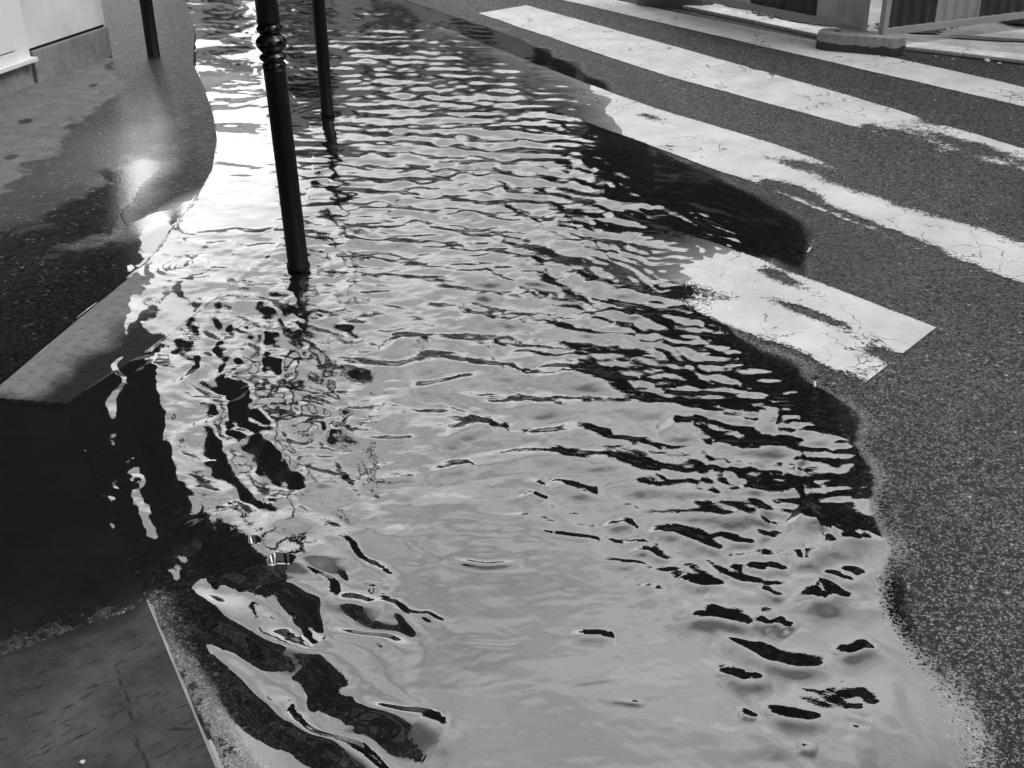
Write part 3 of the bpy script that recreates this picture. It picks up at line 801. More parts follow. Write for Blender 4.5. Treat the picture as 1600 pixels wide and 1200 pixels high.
# long arcs that wrap round the near left edge and follow the right shore
def guide(px):
    P = Gn(px); d2 = np.full(X.shape, 1e9); sg = np.ones_like(X); al = np.zeros_like(X); acc = 0.0
    for (ax, ay), (bx_, by) in zip(P[:-1], P[1:]):
        ex, ey = bx_ - ax, by - ay; L2 = ex * ex + ey * ey
        t = np.clip(((X - ax) * ex + (Y - ay) * ey) / L2, 0, 1)
        q = (X - ax - t * ex) ** 2 + (Y - ay - t * ey) ** 2
        c = ex * (Y - ay) - ey * (X - ax)
        b = q < d2
        d2 = np.where(b, q, d2); sg = np.where(b, np.sign(c), sg); al = np.where(b, acc + t * math.sqrt(L2), al)
        acc += math.sqrt(L2)
    return sg * np.sqrt(d2), al
dL, aL = guide([(215, 430), (192, 540), (186, 640), (205, 760), (250, 880), (330, 1000), (450, 1115), (640, 1215), (900, 1290), (1250, 1330)])
near_l = smooth01((-0.03 - X / (Y + .35)) / 0.10)
W_al = Waves(0.22, 0.7, 16, 31); W_al2 = Waves(0.08, 0.22, 22, 32)
envL = np.where(dL > 0, np.exp(-(dL / 0.50) ** 2), np.exp(-(dL / 0.06) ** 2)) * near_l * smooth01((4.0 - Y) / 0.8)
lamL = 0.125
phL = 2 * np.pi * dL / lamL + 0.8 * W_al(X, Y) + 0.42 * W_al2(X, Y)
Z = Z * (1 - 0.75 * np.clip(envL, 0, 1))
inn_ = 0.34 + 0.80 * smooth01((dL - 0.10) / 0.25)
uu = X / (Y + .35)
inn_ = np.maximum(inn_, 0.34 + 0.95 * smooth01((uu + 0.25) / 0.09))
Z += envL * inn_ * 0.26 * lamL / (2 * np.pi) * -(np.sin(phL) + 0.32 * np.sin(2 * phL)) * np.clip(0.85 + 0.35 * W_al(X + 5, Y - 2), 0.3, 1.4)
Z += envL * 0.05 * 0.045 / (2 * np.pi) * np.sin(2 * np.pi * aL / 0.045 + 1.5 * W_al2(X + 2, Y)) * np.clip(W_al(X - 4, Y + 2), 0, 1.5)
dR = sdw0 = sd_poly(P_ROAD, X, Y)
near_r = smooth01((X / (Y + .35) - 0.10) / 0.08) * smooth01((3.5 - Y) / 0.6)
phR = 2 * np.pi * dR / 0.115 + 0.6 * W_al(X + 9, Y) + 0.2 * W_al2(X + 3, Y)
envR = np.exp(-((dR - 0.22) / 0.22) ** 2) * near_r
Z = Z * (1 - 0.6 * envR)
Z += envR * 0.105 * 0.115 / (2 * np.pi) * crest(phR, 0.4) * np.clip(0.8 + 0.6 * W_al(X + 1, Y + 8), 0.0, 1.6)
# broad low swell
W_sw = Waves(0.35, 0.8, 12, 41, ang=math.pi / 2, spread=0.5)
Z += 0.028 * W_sw(X, Y, True)
# wavelets lying along the crests
W_dir = Waves(0.038, 0.10, 30, 42, ang=math.pi / 2, spread=0.32)
a_dir = ctrl([(330, 40, .012), (360, 90, .010), (400, 40, .02), (600, 60, .05), (750, 150, .05), (450, 100, .04), (600, 250, .06), (480, 250, .05), (380, 200, .004), (380, 280, .01), (880, 220, .05), (960, 150, .002), (1000, 260, .02), (600, 400, .06), (800, 400, .07), (950, 430, .08),
              (1080, 450, .02), (1060, 560, .11), (950, 560, .10), (1180, 640, .11), (1250, 700, .08), (1100, 720, .09), (1000, 680, .08), (1200, 800, .09), (1050, 830, .08), (1150, 900, .055), (1280, 880, .06), (1300, 1000, .02), (1100, 980, .018),
              (700, 520, .05), (600, 620, .05), (750, 640, .055), (850, 700, .05), (650, 740, .035), (750, 800, .030), (900, 850, .034), (700, 900, .022), (900, 950, .022), (700, 1050, .013), (900, 1120, .012), (1200, 1130, .014), (500, 1050, .018), (500, 900, .03),
              (400, 1000, .02), (300, 950, .02), (400, 800, .03), (450, 650, .04), (300, 600, .03), (200, 700, .01), (100, 700, .002), (100, 500, .002), (1300, 580, .006), (1200, 400, .004), (1150, 300, .003), (1420, 1050, .006)])
W_dir2 = Waves(0.022, 0.05, 30, 43, ang=math.pi / 2 - 0.25, spread=0.45)
ADIR = a_dir(X, Y)
Z += ADIR * (0.85 * W_dir(X, Y, True) + 0.40 * W_dir2(X, Y, True) * np.clip(0.3 + W_mod(X * 3, Y * 3), 0, 1.5))
# short waves that ride on the right-hand slopes, crests running down to the right
diag = ctrl([(850, 420, .07), (900, 480, .12), (830, 520, .10), (950, 430, .08), (960, 560, .08), (780, 560, .06), (1080, 600, .06), (1080, 760, .06), (700, 450, .01), (1000, 650, .03), (900, 620, .03), (1250, 960, .05), (1150, 840, .05), (1000, 830, .03), (1350, 880, .06), (1300, 1000, .05),
             (560, 760, .02), (500, 560, .03), (600, 300, .0), (900, 250, .02), (1100, 500, .0), (700, 900, .0), (300, 1000, .0), (1000, 1100, .005), (1200, 600, .0), (300, 500, .0)])
kd_ = 2 * np.pi / 0.055
dphi = kd_ * (0.86 * X + 0.50 * Y) + 1.6 * W_warp(X * 1.5, Y * 1.5 + 4)
Z += diag(X, Y) / kd_ * np.sin(dphi) * np.clip(0.5 + W_mod(X * 2 + 1, Y * 2), 0, 1.6)
# single waves, each a long low ridge; (flag, half thickness of its dark flank in px, line)
ST = [('L', 15, [(455, 1003), (505, 1046), (533, 1077), (564, 1112), (596, 1137), (638, 1154), (672, 1162)]),
      ('L', 13, [(305, 1040), (350, 1077), (385, 1112), (437, 1151), (490, 1175), (575, 1205)]),
      ('L', 13, [(240, 925), (266, 955), (315, 976), (367, 1004), (420, 1032), (458, 1056)]),
      ('L', 10, [(415, 918), (452, 934), (491, 955), (540, 957), (585, 972)]),
      ('L', 16, [(385, 790), (435, 832), (452, 871), (458, 912)]), ('L', 22, [(280, 820), (345, 870), (378, 905), (372, 935)]),
      ('L', 5, [(600, 940), (652, 1000)]), ('C', 3, [(700, 870), (760, 880), (820, 874)]), ('C', 3, [(560, 905), (610, 915)]), ('C', 3, [(720, 1000), (790, 1004), (820, 998)]), ('C', 3, [(940, 1090), (1010, 1098)]), ('C', 4, [(740, 800), (790, 806), (840, 800)]), ('C', 6, [(888, 988), (960, 990)]), ('C', 4, [(828, 820), (855, 832), (904, 838), (938, 838)]),
      ('C', 4, [(885, 1068), (965, 1055)]), ('C', 8, [(1050, 964), (1110, 958), (1145, 965), (1180, 980)]), ('C', 6, [(1173, 962), (1203, 977)]), ('C', 6, [(1203, 962), (1234, 980)]),
      ('C', 8, [(1112, 990), (1155, 1000), (1190, 1025), (1236, 1035), (1298, 1030)]), ('C', 7, [(1297, 1016), (1330, 1013), (1368, 998)]),
      ('C', 8, [(1125, 1037), (1155, 1056), (1203, 1056)]), ('C', 8, [(1192, 1111), (1250, 1119), (1292, 1127)]), ('C', 5, [(1153, 1110), (1182, 1120)]),
      ('C', 4, [(1318, 1117), (1360, 1129)]), ('C', 6, [(1240, 1162), (1275, 1169)]), ('C', 7, [(1036, 828), (1103, 846), (1142, 853)]), ('C', 6, [(1108, 825), (1145, 840), (1190, 846)]),
      ('C', 5, [(1160, 882), (1213, 893)]), ('C', 5, [(1190, 877), (1234, 894)]), ('C', 5, [(1125, 891), (1155, 906), (1190, 911)]), ('C', 6, [(1058, 901), (1105, 917)]),
      ('C', 9, [(1230, 851), (1250, 866), (1285, 850), (1308, 839)]), ('C', 12, [(1308, 904), (1337, 892), (1376, 881), (1392, 858)]), ('C', 10, [(1248, 911), (1285, 930), (1318, 909)]),
      ('C', 5, [(1342, 943), (1369, 948), (1392, 932)]), ('C', 15, [(1280, 822), (1337, 825), (1378, 803)]), ('C', 14, [(1225, 790), (1255, 800), (1285, 800)]),
      ('C', 7, [(668, 666), (702, 679), (739, 659), (795, 662)]), ('C', 7, [(826, 664), (864, 672), (897, 665), (955, 667)]), ('C', 8, [(762, 714), (816, 704), (864, 706), (918, 713), (978, 719), (1026, 731)]),
      ('C', 6, [(665, 734), (708, 726), (744, 719)]), ('C', 5, [(577, 745), (627, 745), (664, 739)]), ('C', 5, [(556, 678), (587, 686), (627, 686), (664, 674)]), ('C', 6, [(640, 604), (695, 593), (773, 578)]),
      ('C', 8, [(556, 549), (580, 567), (621, 571), (668, 557), (723, 553)]), ('C', 7, [(793, 609), (830, 628), (900, 638)]), ('C', 9, [(833, 603), (891, 623), (925, 625), (1016, 625), (1105, 615)]),
      ('C', 10, [(838, 562), (897, 578), (986, 602)]), ('C', 6, [(860, 744), (897, 763), (932, 766)]), ('C', 4, [(820, 747), (872, 768)]), ('C', 5, [(820, 765), (850, 781)]),
      ('C', 7, [(944, 750), (1016, 758), (1105, 758)]), ('C', 5, [(944, 818), (993, 811)]), ('C', 7, [(1008, 826), (1059, 829), (1105, 849)]), ('C', 5, [(981, 857), (1012, 859), (1040, 877)]),
      ('C', 8, [(607, 521), (669, 531)]), ('C', 8, [(1028, 654), (1105, 658)]), ('C', 8, [(1110, 690), (1180, 694), (1240, 684)]), ('C', 8, [(1060, 790), (1130, 800), (1200, 792)]), ('C', 6, [(1130, 760), (1210, 764), (1270, 745)]),
      ('C', 5, [(658, 952), (686, 970)]),
      ('C', 4, [(804, 1086), (846, 1078)]), ('L', 10, [(220, 560), (232, 660), (248, 740), (296, 818)]), ('L', 11, [(360, 600), (398, 680), (440, 745), (495, 805)]), ('L', 7, [(330, 690), (352, 745), (395, 800)]), ('C', 4, [(1180, 915), (1225, 935)])]
W_rag = Waves(0.10, 0.35, 18, 51)
for flag, hp, line in ST:
    L_ = Gn(line); cm_ = L_.mean(0)
    pc = line[len(line) // 2]
    wv = 2.1 * np.linalg.norm(np.array(G(pc[0], pc[1] - hp)[:2]) - np.array(G(*pc)[:2]))
    wv *= 0.85
    if hp <= 5: wv *= 0.8
    mg = 4 * wv
    b = (X > L_[:, 0].min() - mg) & (X < L_[:, 0].max() + mg) & (Y > L_[:, 1].min() - mg) & (Y < L_[:, 1].max() + mg)
    if flag == 'L':
        tdir = L_[-1] - L_[0]; tdir /= np.linalg.norm(tdir); nrm = np.array([-tdir[1], tdir[0]])
        if nrm[0] < 0: nrm = -nrm
    else: nrm = np.array([0.0, -1.0])
    Lr = L_ + nrm * 0.72 * wv
    xx, yy = X[b], Y[b]
    # smooth the traced line
    d_ = np.r_[0, np.cumsum(np.linalg.norm(np.diff(Lr, axis=0), axis=1))]; tot = d_[-1]
    q = np.linspace(0, tot, 40); Lx = np.interp(q, d_, Lr[:, 0]); Ly = np.interp(q, d_, Lr[:, 1])
    for _ in range(6): Lx[1:-1] = (Lx[:-2] + 2 * Lx[1:-1] + Lx[2:]) / 4; Ly[1:-1] = (Ly[:-2] + 2 * Ly[1:-1] + Ly[2:]) / 4
    d2 = np.full(xx.shape, 1e9); al = np.zeros_like(xx); sg = np.zeros_like(xx)
    for k_ in range(39):
        ex, ey = Lx[k_ + 1] - Lx[k_], Ly[k_ + 1] - Ly[k_]; l2 = ex * ex + ey * ey + 1e-12
        t = np.clip(((xx - Lx[k_]) * ex + (yy - Ly[k_]) * ey) / l2, 0, 1)
        qd = (xx - Lx[k_] - t * ex) ** 2 + (yy - Ly[k_] - t * ey) ** 2
        m_ = qd < d2; d2 = np.where(m_, qd, d2); al = np.where(m_, (k_ + t) / 39, al)
    rag = 1 + 0.09 * W_rag(xx, yy)
    taper = np.clip(np.sin(np.pi * np.clip(al * 0.94 + 0.03, 0, 1)) * (1.2 if flag == 'C' else 2.2), 0, 1)
    pk = 0.205 if flag == 'C' else 0.25
    Z[b] = Z[b] * (1 - 0.5 * taper * np.exp(-d2 / (1.6 * wv) ** 2)) + pk / 0.858 * wv * taper * np.exp(-d2 / (wv * rag) ** 2)
Z += AC * W_ch1(X, Y, True) + 0.55 * AC * W_ch2(X, Y, True) + (0.012 + 0.25 * AC) * 0.6 * W_fine(X, Y, True)
# rings spreading from the posts and from drips
for (px, py, lamr, sl_, rad) in [(468, 420, .050, .07, .34), (511, 180, .06, .05, .35), (300, 415, .045, .10, .20), (392, 512, .030, .14, .10), (355, 590, .05, .13, .20), (440, 650, .045, .12, .22),
                                 (420, 570, .04, .10, .16), (345, 690, .05, .10, .22), (500, 730, .035, .10, .18), (270, 800, .035, .10, .14), (290, 320, .035, .05, .14), (210, 750, .05, .08, .16)]:
    c = G(px, py); r = np.sqrt((X - c[0]) ** 2 + (Y - c[1]) ** 2) + 1e-4
    Z += sl_ * lamr / (2 * np.pi) * np.sin(2 * np.pi * r / lamr + 0.5 * W_warp2(X, Y)) * np.exp(-(r / rad) ** 2)
# calm towards the shore
sdw = sd_poly(P_ROAD, X, Y)
Z *= 0.15 + 0.85 * smooth01(sdw / (0.12 + 0.45 * smooth01((Y - 4.0) / 1.5)))
Z[np.abs(Z) > 0.03] = 0
HR, _ = road_h(X, Y, False)
bottom = HR.copy(); stony = np.ones_like(X)
ins = sd_poly(P_SW, X, Y) > 0; bottom[ins] = side_h(X[ins], Y[ins]); stony[ins] = .10
ins = sd_poly(P_T, X, Y) > 0; bottom[ins] = tact_h(X[ins], Y[ins]); stony[ins] = 0
ins = sd_poly(P_SL, X, Y) > 0; bottom[ins] = slab_h(X[ins], Y[ins]); stony[ins] = .03
depth = np.clip(-bottom, -0.01, 1)
stony *= 1 - 0.75 * smooth01((-0.10 - X / (Y + .35)) / 0.06) * smooth01((2.6 - Y) / 0.4)
Z *= np.clip(depth / 0.006, 0.1, 1)
lim = np.maximum(0.75 * depth, 0.0006)
Z = np.where(Z < 0, -lim * np.tanh(-Z / lim), Z)
chop = np.clip(0.035 + 5.0 * AC + 0.6 * AM, 0, 0.9) * np.clip(depth / 0.01, 0.05, 1)
water = mesh_from_grid('water', X, Y, Z, keep=(sdw > -0.4) & (bottom < 0.012), attrs={'depth': depth, 'chop': chop, 'stony': stony}, mat=MAT['water'])
tag(water, kind='structure')

# ------------------------------------------------------------------ bollards
def bollard(px, py, rad, lean, label, z0=-0.05):
    p = G(px, py)
    o = empty('bollard', (p.x, p.y, 0))
    o.rotation_euler = (R(lean[0]), R(lean[1]), 0)
    r = rad
    bm = bmesh.new()
    lathe(bm, [(r * 1.0, z0), (r * 1.0, 0.004), (r * 1.10, 0.006), (r * 1.12, 0.014), (r * 1.08, 0.022), (r * .98, 0.026), (r * .97, 0.4), (r * .985, .705), (r * 1.0, .712)], 48)
    from_bm('lower_shaft', bm, MAT['black'], o, True)
    bm = bmesh.new()
    prof = [(r * .97, .7122), (r * 1.02, .716), (r * 1.10, .722), (r * .96, .731), (r * .88, .735), (r * .92, .738), (r * 1.14, .744), (r * 1.20, .750), (r * 1.12, .757), (r * .90, .762), (r * .88, .766),
            (r * 1.02, .772), (r * 1.26, .784), (r * 1.36, .794), (r * 1.34, .803), (r * 1.20, .812), (r * .98, .818), (r * .90, .822), (r * .90, .828), (r * 1.08, .832), (r * 1.16, .838), (r * 1.14, .845), (r * .98, .852), (r * .93, .857)]
    lathe(bm, prof, 48)
    from_bm('ring_moulding', bm, MAT['ring'], o, True)
    bm = bmesh.new()
    lathe(bm, [(r * .93, .8572), (r * 1.04, .862), (r * 1.04, .868), (r * .99, .875), (r * .95, 1.06), (r * 1.1, 1.065), (r * 1.1, 1.08), (r * .7, 1.09)], 48)
    from_bm('upper_shaft', bm, MAT['black'], o, True)
    bm = bmesh.new()
    lathe(bm, [(r * .5, 1.0902), (r * .55, 1.10)] + [(r * 1.05 * math.sin(a), 1.135 - r * 1.05 * math.cos(a)) for a in np.linspace(0.55, 3.0, 12)], 32)
    from_bm('finial', bm, MAT['black'], o, True)
    tag(o, label, 'bollard', 'black cast iron bollards along the kerb')
    return o
bollard(467, 421, .0375, (0.0, -1.3), 'nearest black bollard, tall and leaning, with ringed collar, standing in the rippled water')
bollard(512, 182, .0325, (0.0, 0.0), 'slim black bollard standing in the puddle behind the ringed one')
bollard(242, 99, .0385, (0.0, 0.0), 'black bollard standing on the wet sidewalk beside the pale building corner')

# ------------------------------------------------------------------ corner building (left)
ang = math.atan2(-WD[1], -WD[0])         # from near to far along the wall
bl = empty('corner_building', (WC[0], WC[1], 0), ang)     # local +x runs away past the corner, wall lies on local y=0, street on -y side
LW = 11.0
def bpart(name, boxes, mat, parent=bl, bev=0.0, smooth=False):
    bm = bmesh.new()
    for b in boxes: box(bm, *b)
    if bev: bevel(bm, bev, 2)
    return from_bm(name, bm, mat, parent)
def base_z(xl):
    p = WC + (-WD) * xl
    return float(side_h(np.array([p[0]]), np.array([p[1]]))[0])
bz = base_z(-1.0) - 0.03
PH = 0.180
bpart('plinth_block', [(-.72, 0, 0, .30, bz, PH + .035)], MAT['plinth'], bev=.006)
bpart('plinth_block', [(-.80, -.724, .022, .30, bz, PH - .03)], MAT['plinth'], bev=.006)
bpart('plinth_block', [(-2.2, -.804, .008, .30, bz, PH - .015)], MAT['plinth'], bev=.006)
bpart('plinth_block', [(-LW, -2.204, .008, .30, bz, PH - .015)], MAT['plinth'], bev=.006)
bpart('sill_board', [(-LW, -.73, -.035, .26, PH - .012, PH + .012)], MAT['panel2'], bev=.003)
bpart('shadow_joint', [(-.725, -.012, .022, .29, PH + .035, PH + .05)], MAT['gap'])
bpart('wall_panel', [(-.74, -.01, .010, .28, PH + .05, 0.56)], MAT['panel'], bev=.004)
bpart('door_panel', [(-LW, -.743, .004, .28, PH + .013, 0.56)], MAT['panel2'])
bpart('door_moulding', [(-2.4, -.86, -.006, .0035, PH + .013, .245), (-2.4, -.86, -.012, .0035, .253, .53)], MAT['panel2'], bev=.004)
bpart('wall', [(-LW, -.01, .012, 8, .561, 17.0)], MAT['facade'])
bpart('roof', [(-LW - .2, .25, -.3, 8.2, 17.0, 17.4)], MAT['roof'])
wm = None
def window_mesh(w, h):
    bm = bmesh.new()
    t = .07
    box(bm, -w / 2, w / 2, -.03, .06, 0, t); box(bm, -w / 2, w / 2, -.03, .06, h - t, h)
    box(bm, -w / 2, -w / 2 + t, -.03, .06, t, h - t); box(bm, w / 2 - t, w / 2, -.03, .06, t, h - t); box(bm, -.03, .03, -.02, .06, t, h - t)
    me = bpy.data.meshes.new('window'); bm.to_mesh(me); bm.free(); me.materials.append(MAT['frame'])
    bm = bmesh.new(); box(bm, -w / 2 + t, w / 2 - t, .0, .03, t, h - t)
    mg = bpy.data.meshes.new('pane'); bm.to_mesh(mg); bm.free(); mg.materials.append(MAT['glass'])
    return me, mg
WIN = window_mesh(1.1, 1.9)
def add_window(parent, x, y, z):
    a = bpy.data.objects.new('window', WIN[0]); b = bpy.data.objects.new('pane', WIN[1])
    link(a); link(b); a.parent = parent; b.parent = a; a.location = (x, y, z); return a
for f in range(4):
    for i in range(5): add_window(bl, -1.3 - i * 2.1, -.03, 4.2 + f * 3.1)
tag(bl, 'pale painted building corner with rough stone plinth and dark joint beside the sidewalk', 'building')

# ------------------------------------------------------------------ other buildings round the crossing (seen in the water, or added unseen against sky light)
def house(az0, az1, dist0, dist1, h, mat, label, floors, cols, depth=9):
    p0 = Vector((math.sin(R(az0)) * dist0, math.cos(R(az0)) * dist0, 0)); p1 = Vector((math.sin(R(az1)) * dist1, math.cos(R(az1)) * dist1, 0))
    d = p1 - p0; L = d.length
    o = empty('town_building', p0, math.atan2(d.y, d.x))
    bpart('wall', [(0, L, 0, depth, -.14, h)], mat, o)
    bpart('roof', [(-.15, L + .15, -.25, depth + .2, h, h + .25)], MAT['roof'], o)
    for f in range(floors):
        for i in range(cols):
            add_window(o, (i + .5) * L / cols, -.03, 1.0 + f * 3.0)
    tag(o, label, 'building')
    return o
house(-11.3, 4.0, 30, 30, 7.2, MAT['facade3'], 'low two storey building at the end of the street mirrored in the ripples', 2, 4)
house(3.6, 10.6, 29, 27, 11.2, MAT['facade2'], 'four storey grey building mirrored right of the low one', 3, 2)
house(10.1, 17.9, 24, 22, 12.8, MAT['facade'], 'dark building across the road mirrored at the right shore', 4, 2)
house(17.5, 46.0, 20, 15, 7.4, MAT['facade'], 'long dark building beyond the works barriers mirrored at the lower right', 2, 5)
house(60.0, 120.0, 18, 18, 15, MAT['facade2'], 'unseen grey building added on the right side to block sky light', 4, 6)  # outside the view, added to shut off sky light from the side
house(150.0, 215.0, 7, 8, 17, MAT['facade2'], 'unseen grey building added behind the viewer to block sky light', 4, 5)  # added behind the camera to cut down the sky light
house(-17.0, -11.8, 41, 41, 8.1, MAT['facade3'], 'lowest pale building far down the street at the left of the mirrored row', 2, 2)
house(-30.0, -19.2, 26, 30, 14, MAT['facade2'], 'grey building far behind the pale corner', 4, 3)

# ------------------------------------------------------------------ far kerb, far pavement
fk = [(-2.2, 13.2), (-.6, 11.4), (.35, 10.15)] + [tuple(G(x, y)[:2]) for x, y in ((1068, 17), (1180, 41), (1285, 64), (1400, 80), (1500, 92), (1600, 104))] + [(4.4, 6.5), (6.5, 5.6)]
fk = np.array(fk)
def offset(P, d):
    T = np.gradient(P, axis=0); T /= np.linalg.norm(T, axis=1)[:, None]
    return P + d * np.stack([-T[:, 1], T[:, 0]], -1)
FK_H = 0.10
hk = [float(road_h(np.array([[x]]), np.array([[y]]), False)[0][0, 0]) for x, y in fk]
inner = offset(fk, 0.15)
kerb_root = empty('far_kerb', (fk[4][0], fk[4][1], 0))
for i in range(len(fk) - 1):
    a, b, c, d = fk[i], fk[i + 1], inner[i + 1], inner[i]
    g = (b - a) / np.linalg.norm(b - a) * .003
    bm = bmesh.new()
    za, zb = hk[i] + .024, hk[i + 1] + .024
    vs = [(a + g, za), (b - g, zb), (c - g, zb + .004), (d + g, za + .004)]
    lo = [bm.verts.new((p[0], p[1], -.12)) for p, _ in vs]; hi = [bm.verts.new((p[0], p[1], z)) for p, z in vs]
    bm.faces.new(lo[::-1]); bm.faces.new(hi)
    for j in range(4): bm.faces.new((lo[j], lo[(j + 1) % 4], hi[(j + 1) % 4], hi[j]))
    bevel(bm, .006, 2)
    for v in bm.verts: v.co -= kerb_root.location
    k = from_bm('kerb_stone', bm, MAT['kerb'], kerb_root)
strip_edge = offset(fk, -0.030); bm = bmesh.new()  # flat dark strip, its colour stands in for the shade line under the kerb
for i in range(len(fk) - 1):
    q = [strip_edge[i], strip_edge[i + 1], fk[i + 1] + (fk[i + 1] - strip_edge[i + 1]) * .2, fk[i] + (fk[i] - strip_edge[i]) * .2]
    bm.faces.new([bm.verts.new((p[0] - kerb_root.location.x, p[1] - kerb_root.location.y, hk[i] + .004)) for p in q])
from_bm('kerb_shade_strip', bm, MAT['gap'], kerb_root)
tag(kerb_root, 'low pale stone kerb running along the far side of the road below the barriers', 'kerb')
bm = bmesh.new()
outer = offset(fk, 5.0)
for i in range(len(fk) - 1):
    q = [inner[i], inner[i + 1], outer[i + 1], outer[i]]
    zz = [hk[i] + .025, hk[i + 1] + .025, hk[i + 1] + .030, hk[i] + .030]
    bm.faces.new([bm.verts.new((p[0], p[1], z)) for p, z in zip(q, zz)])
bmesh.ops.remove_doubles(bm, verts=bm.verts, dist=1e-5)
bmesh.ops.subdivide_edges(bm, edges=bm.edges[:], cuts=3, use_grid_fill=True)
tag(from_bm('far_pavement', bm, MAT['far']), kind='structure')

# ------------------------------------------------------------------ works barriers
ZF = hk[5]
def barrier(p0, p1, label, bands, zb=0.0):
    p0 = Vector(p0); p1 = Vector(p1); d = p1 - p0; L = d.length
    o = empty('works_barrier', (p0.x, p0.y, zb), math.atan2(d.y, d.x))
    fr = [(0, L, -.018, .018, .10, .143), (0, L, -.018, .018, 1.02, 1.06)]
    bpart('bottom_rail', [fr[0]], MAT['galv'], o, .003); bpart('top_rail', [fr[1]], MAT['galv'], o, .003)
    bpart('post', [(-.005, .035, -.0205, .0205, .075, 1.10)], MAT['galv'], o, .003)
    bpart('post', [(L - .035, L + .005, -.0205, .0205, .075, 1.10)], MAT['galv'], o, .003)
    w = L - .07; x = .035; n = len(bands); tot = sum(b[0] for b in bands)
    for wd, mt in bands:
        ww = w * wd / tot
        bm = bmesh.new()
        ns = max(6, int(ww / .012)); pv = None
        for i in range(ns + 1):
            xx = x + ww * i / ns
            yo = .006 * math.copysign(min(1, abs(math.sin(xx * 2 * math.pi / .09)) * 2.2), math.sin(xx * 2 * math.pi / .09))
            a = bm.verts.new((xx, yo, .141)); b = bm.verts.new((xx, yo, 1.022))
            if pv: bm.faces.new((pv[0], a, b, pv[1]))
            pv = (a, b)
        r = bmesh.ops.solidify(bm, geom=bm.faces[:], thickness=.0015)
        from_bm('sheet_panel', bm, MAT[mt], o)
        x += ww
    tag(o, label, 'barrier', 'corrugated works barriers on the far kerb')
    return o
b1e = G(1350, 51, ZF + .10); b1t = G(1100, 1, ZF + .10); b1d = (b1t - b1e).normalized(); b1s = b1e + b1d * 1.86
b2s = G(1376, 56, ZF + .10); b2d = (G(1600, 28, ZF + .10) - b2s).normalized(); b2e = b2s + b2d * 1.95
barrier((b1s.x, b1s.y, 0), (b1e.x, b1e.y, 0), 'left works barrier with corrugated panels receding from the shared concrete foot',
        [(.26, 'sheet_light'), (.26, 'sheet_dark'), (.30, 'sheet_light'), (.54, 'sheet_dark'), (.34, 'sheet_light')], ZF)
barrier((b2s.x, b2s.y, 0), (b2e.x, b2e.y, 0), 'right works barrier with dark and grey corrugated panels angled away at the frame edge',
        [(.36, 'sheet_dark'), (.34, 'sheet_light'), (.38, 'sheet_dark'), (.34, 'sheet_light'), (.34, 'sheet_dark')], ZF)
def foot(c, rz, label, L=.52, W=.20, H=.11, z=0.0, mat='foot'):
    bm = bmesh.new()
    ch = .07
    pts = [(-L / 2 + ch, -W / 2), (L / 2 - ch, -W / 2), (L / 2, -W / 2 + ch * .8), (L / 2, W / 2 - ch * .8), (L / 2 - ch, W / 2), (-L / 2 + ch, W / 2), (-L / 2, W / 2 - ch * .8), (-L / 2, -W / 2 + ch * .8)]
    lo = [bm.verts.new((x, y, 0)) for x, y in pts]; hi = [bm.verts.new((x * .975, y * .93, H)) for x, y in pts]
    bm.faces.new(lo[::-1]); bm.faces.new(hi)
    for i in range(8): bm.faces.new((lo[i], lo[(i + 1) % 8], hi[(i + 1) % 8], hi[i]))
    bevel(bm, .006, 2)
    o = from_bm('concrete_foot', bm, MAT[mat])
    bm = bmesh.new(); lathe(bm, [(.022, H - .02), (.022, H + .001)], 16, -L * .28, 0); 
    h = from_bm('socket_hole', bm, MAT['gap'], o)
    o.location = (c[0], c[1], z); o.rotation_euler = (0, 0, rz)
    return tag(o, label, 'barrier foot', 'concrete feet holding the works barriers')
fz = lambda c: float(road_h(np.array([[c[0]]]), np.array([[c[1]]]), False)[0][0, 0])
c = G(1343, 83); foot(c, R(-24), 'grey concrete barrier foot with wet dark lower half standing on the crossing stripe', L=.53, z=fz(c) - .002)
c = G(1056, 11); foot(c, R(-16), 'dark wet concrete barrier foot on the kerb at the top edge', L=.56, W=.26, H=.12, z=fz(c) - .002, mat='sheet_dark')
c = G(1625, 44); foot(c, R(8), 'dark barrier foot behind the right barrier at the frame edge', L=.56, W=.26, H=.09, z=fz(c) + .04, mat='sheet_dark')

# rubble in the opened trench behind the kerb
def rock(bm, x, y, z, s):
    r = bmesh.ops.create_icosphere(bm, subdivisions=1, radius=s)
    for v in r['verts']:
        v.co = Vector((v.co.x * random.uniform(.7, 1.3), v.co.y * random.uniform(.7, 1.3), v.co.z * random.uniform(.4, .9))) + Vector((x, y, z))
bm = bmesh.new()
rb0, rb1 = G(1195, 30), G(1290, 47); rb2 = G(1425, 56)
for i in range(520):
    t = random.random(); q = rb0.lerp(rb1, t) + Vector((random.gauss(0, .05), random.gauss(0, .05) + .02, 0))
    rock(bm, q.x, q.y, fz(q) + .028 + random.random() * .012, random.uniform(.006, .022))
for i in range(160):
    q = rb2 + Vector((random.gauss(0, .10), random.gauss(0, .05) + .03, 0))
    rock(bm, q.x, q.y, fz(q) + .038 + random.random() * .01, random.uniform(.006, .02))
tag(from_bm('rubble', bm, MAT['rubble']), 'loose dark rubble and grit behind the far kerb', kind='stuff')
bm = bmesh.new()
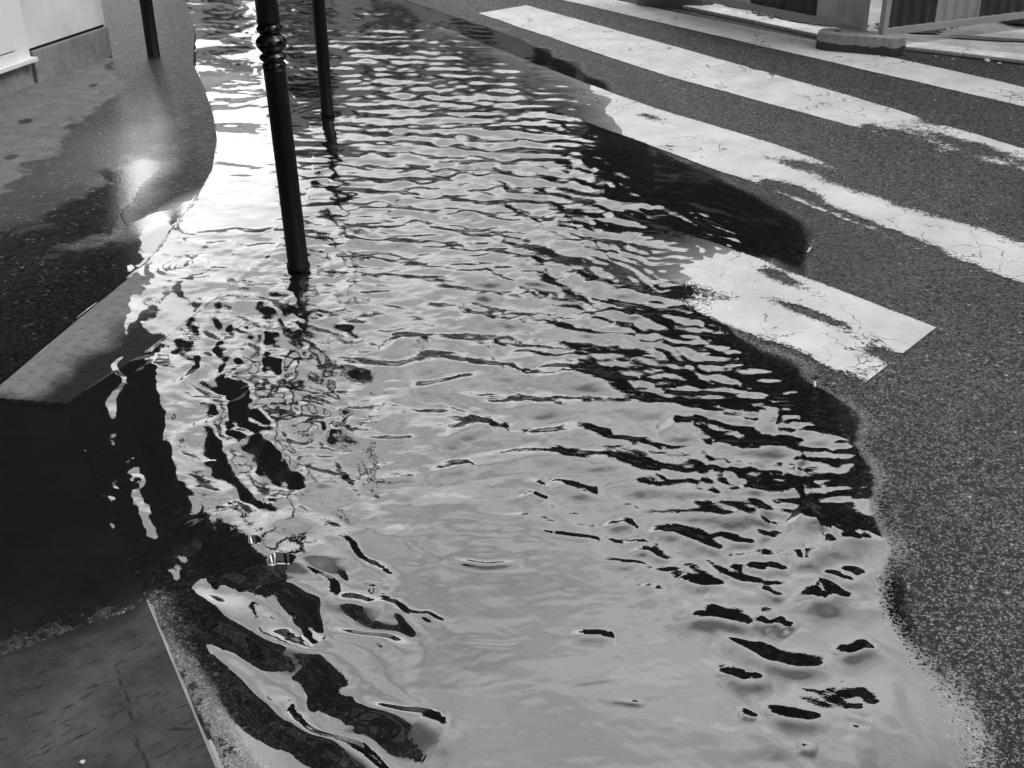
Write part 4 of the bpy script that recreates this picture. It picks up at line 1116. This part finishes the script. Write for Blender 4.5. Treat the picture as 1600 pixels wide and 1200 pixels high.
for cx, cy, rx, ry, a in ((1243, 37, .42, .11, -.9), (1425, 58, .20, .08, -.4), (1148, 17, .24, .08, -.9), (1560, 73, .35, .05, -.35)):
    c = G(cx, cy); n = 28; z = fz(c) + .034
    pts = []
    for i in range(n):
        t = 2 * math.pi * i / n; rr = 1 + .22 * math.sin(3 * t + cx) + .12 * math.sin(7 * t)
        u, v = rx * rr * math.cos(t), ry * rr * math.sin(t)
        pts.append(bm.verts.new((c.x + u * math.cos(a) - v * math.sin(a), c.y + u * math.sin(a) + v * math.cos(a), z)))
    bm.faces.new(pts)
tag(from_bm('dirt_patch', bm, MAT['dirt']), kind='structure')

# bits floating at the edge of the flood
for (px, py, ln_, ang_), lb in zip([(1264, 392, .050, 1.0), (1273, 602, .034, 1.15), (790, 706, .028, .2)],
                                   ['pale twig floating on dark water between the two nearest crossing stripes', 'pale twig floating beside the worn end of the nearest crossing stripe', 'tiny pale twig floating in the middle of the ripples']):
    bm = bmesh.new(); box(bm, -ln_ / 2, ln_ / 2, -.0035, .0035, -.002, .003); bevel(bm, .0012, 2)
    bmesh.ops.subdivide_edges(bm, edges=[e for e in bm.edges if e.calc_length() > ln_ * .6], cuts=3)
    for v in bm.verts: v.co.y += .0025 * math.sin(v.co.x / ln_ * 5)
    o = from_bm('twig', bm, MAT['pebble']); p = G(px, py); o.location = (p.x, p.y, .003); o.rotation_euler = (0, 0, ang_)
    tag(o, lb, 'twig', 'pale twigs floating on the flood')

# pebbles and bits
labels = ['largest white pebble lying on the road just below the far kerb', 'small white pebble right of the largest one by the far kerb',
          'small white pebble left of the largest one below the far kerb', 'tiny white pebble close to the concrete foot below the kerb',
          'white chip lying on the dark worn slab at the bottom edge']
for (px, py, s), lb in zip([(1541, 101, .020), (1560, 104, .013), (1488, 97, .010), (1461, 92, .008), (130, 1195, .0055)], labels):
    bm = bmesh.new(); rock(bm, 0, 0, 0, s); o = from_bm('pebble', bm, MAT['pebble'])
    p = G(px, py); zz = fz(p) + s * .4 if px > 300 else float(slab_h(np.array([p.x]), np.array([p.y]))[0]) + s * .4
    o.location = (p.x, p.y, zz); tag(o, lb, 'pebble', 'pale pebbles on the ground')
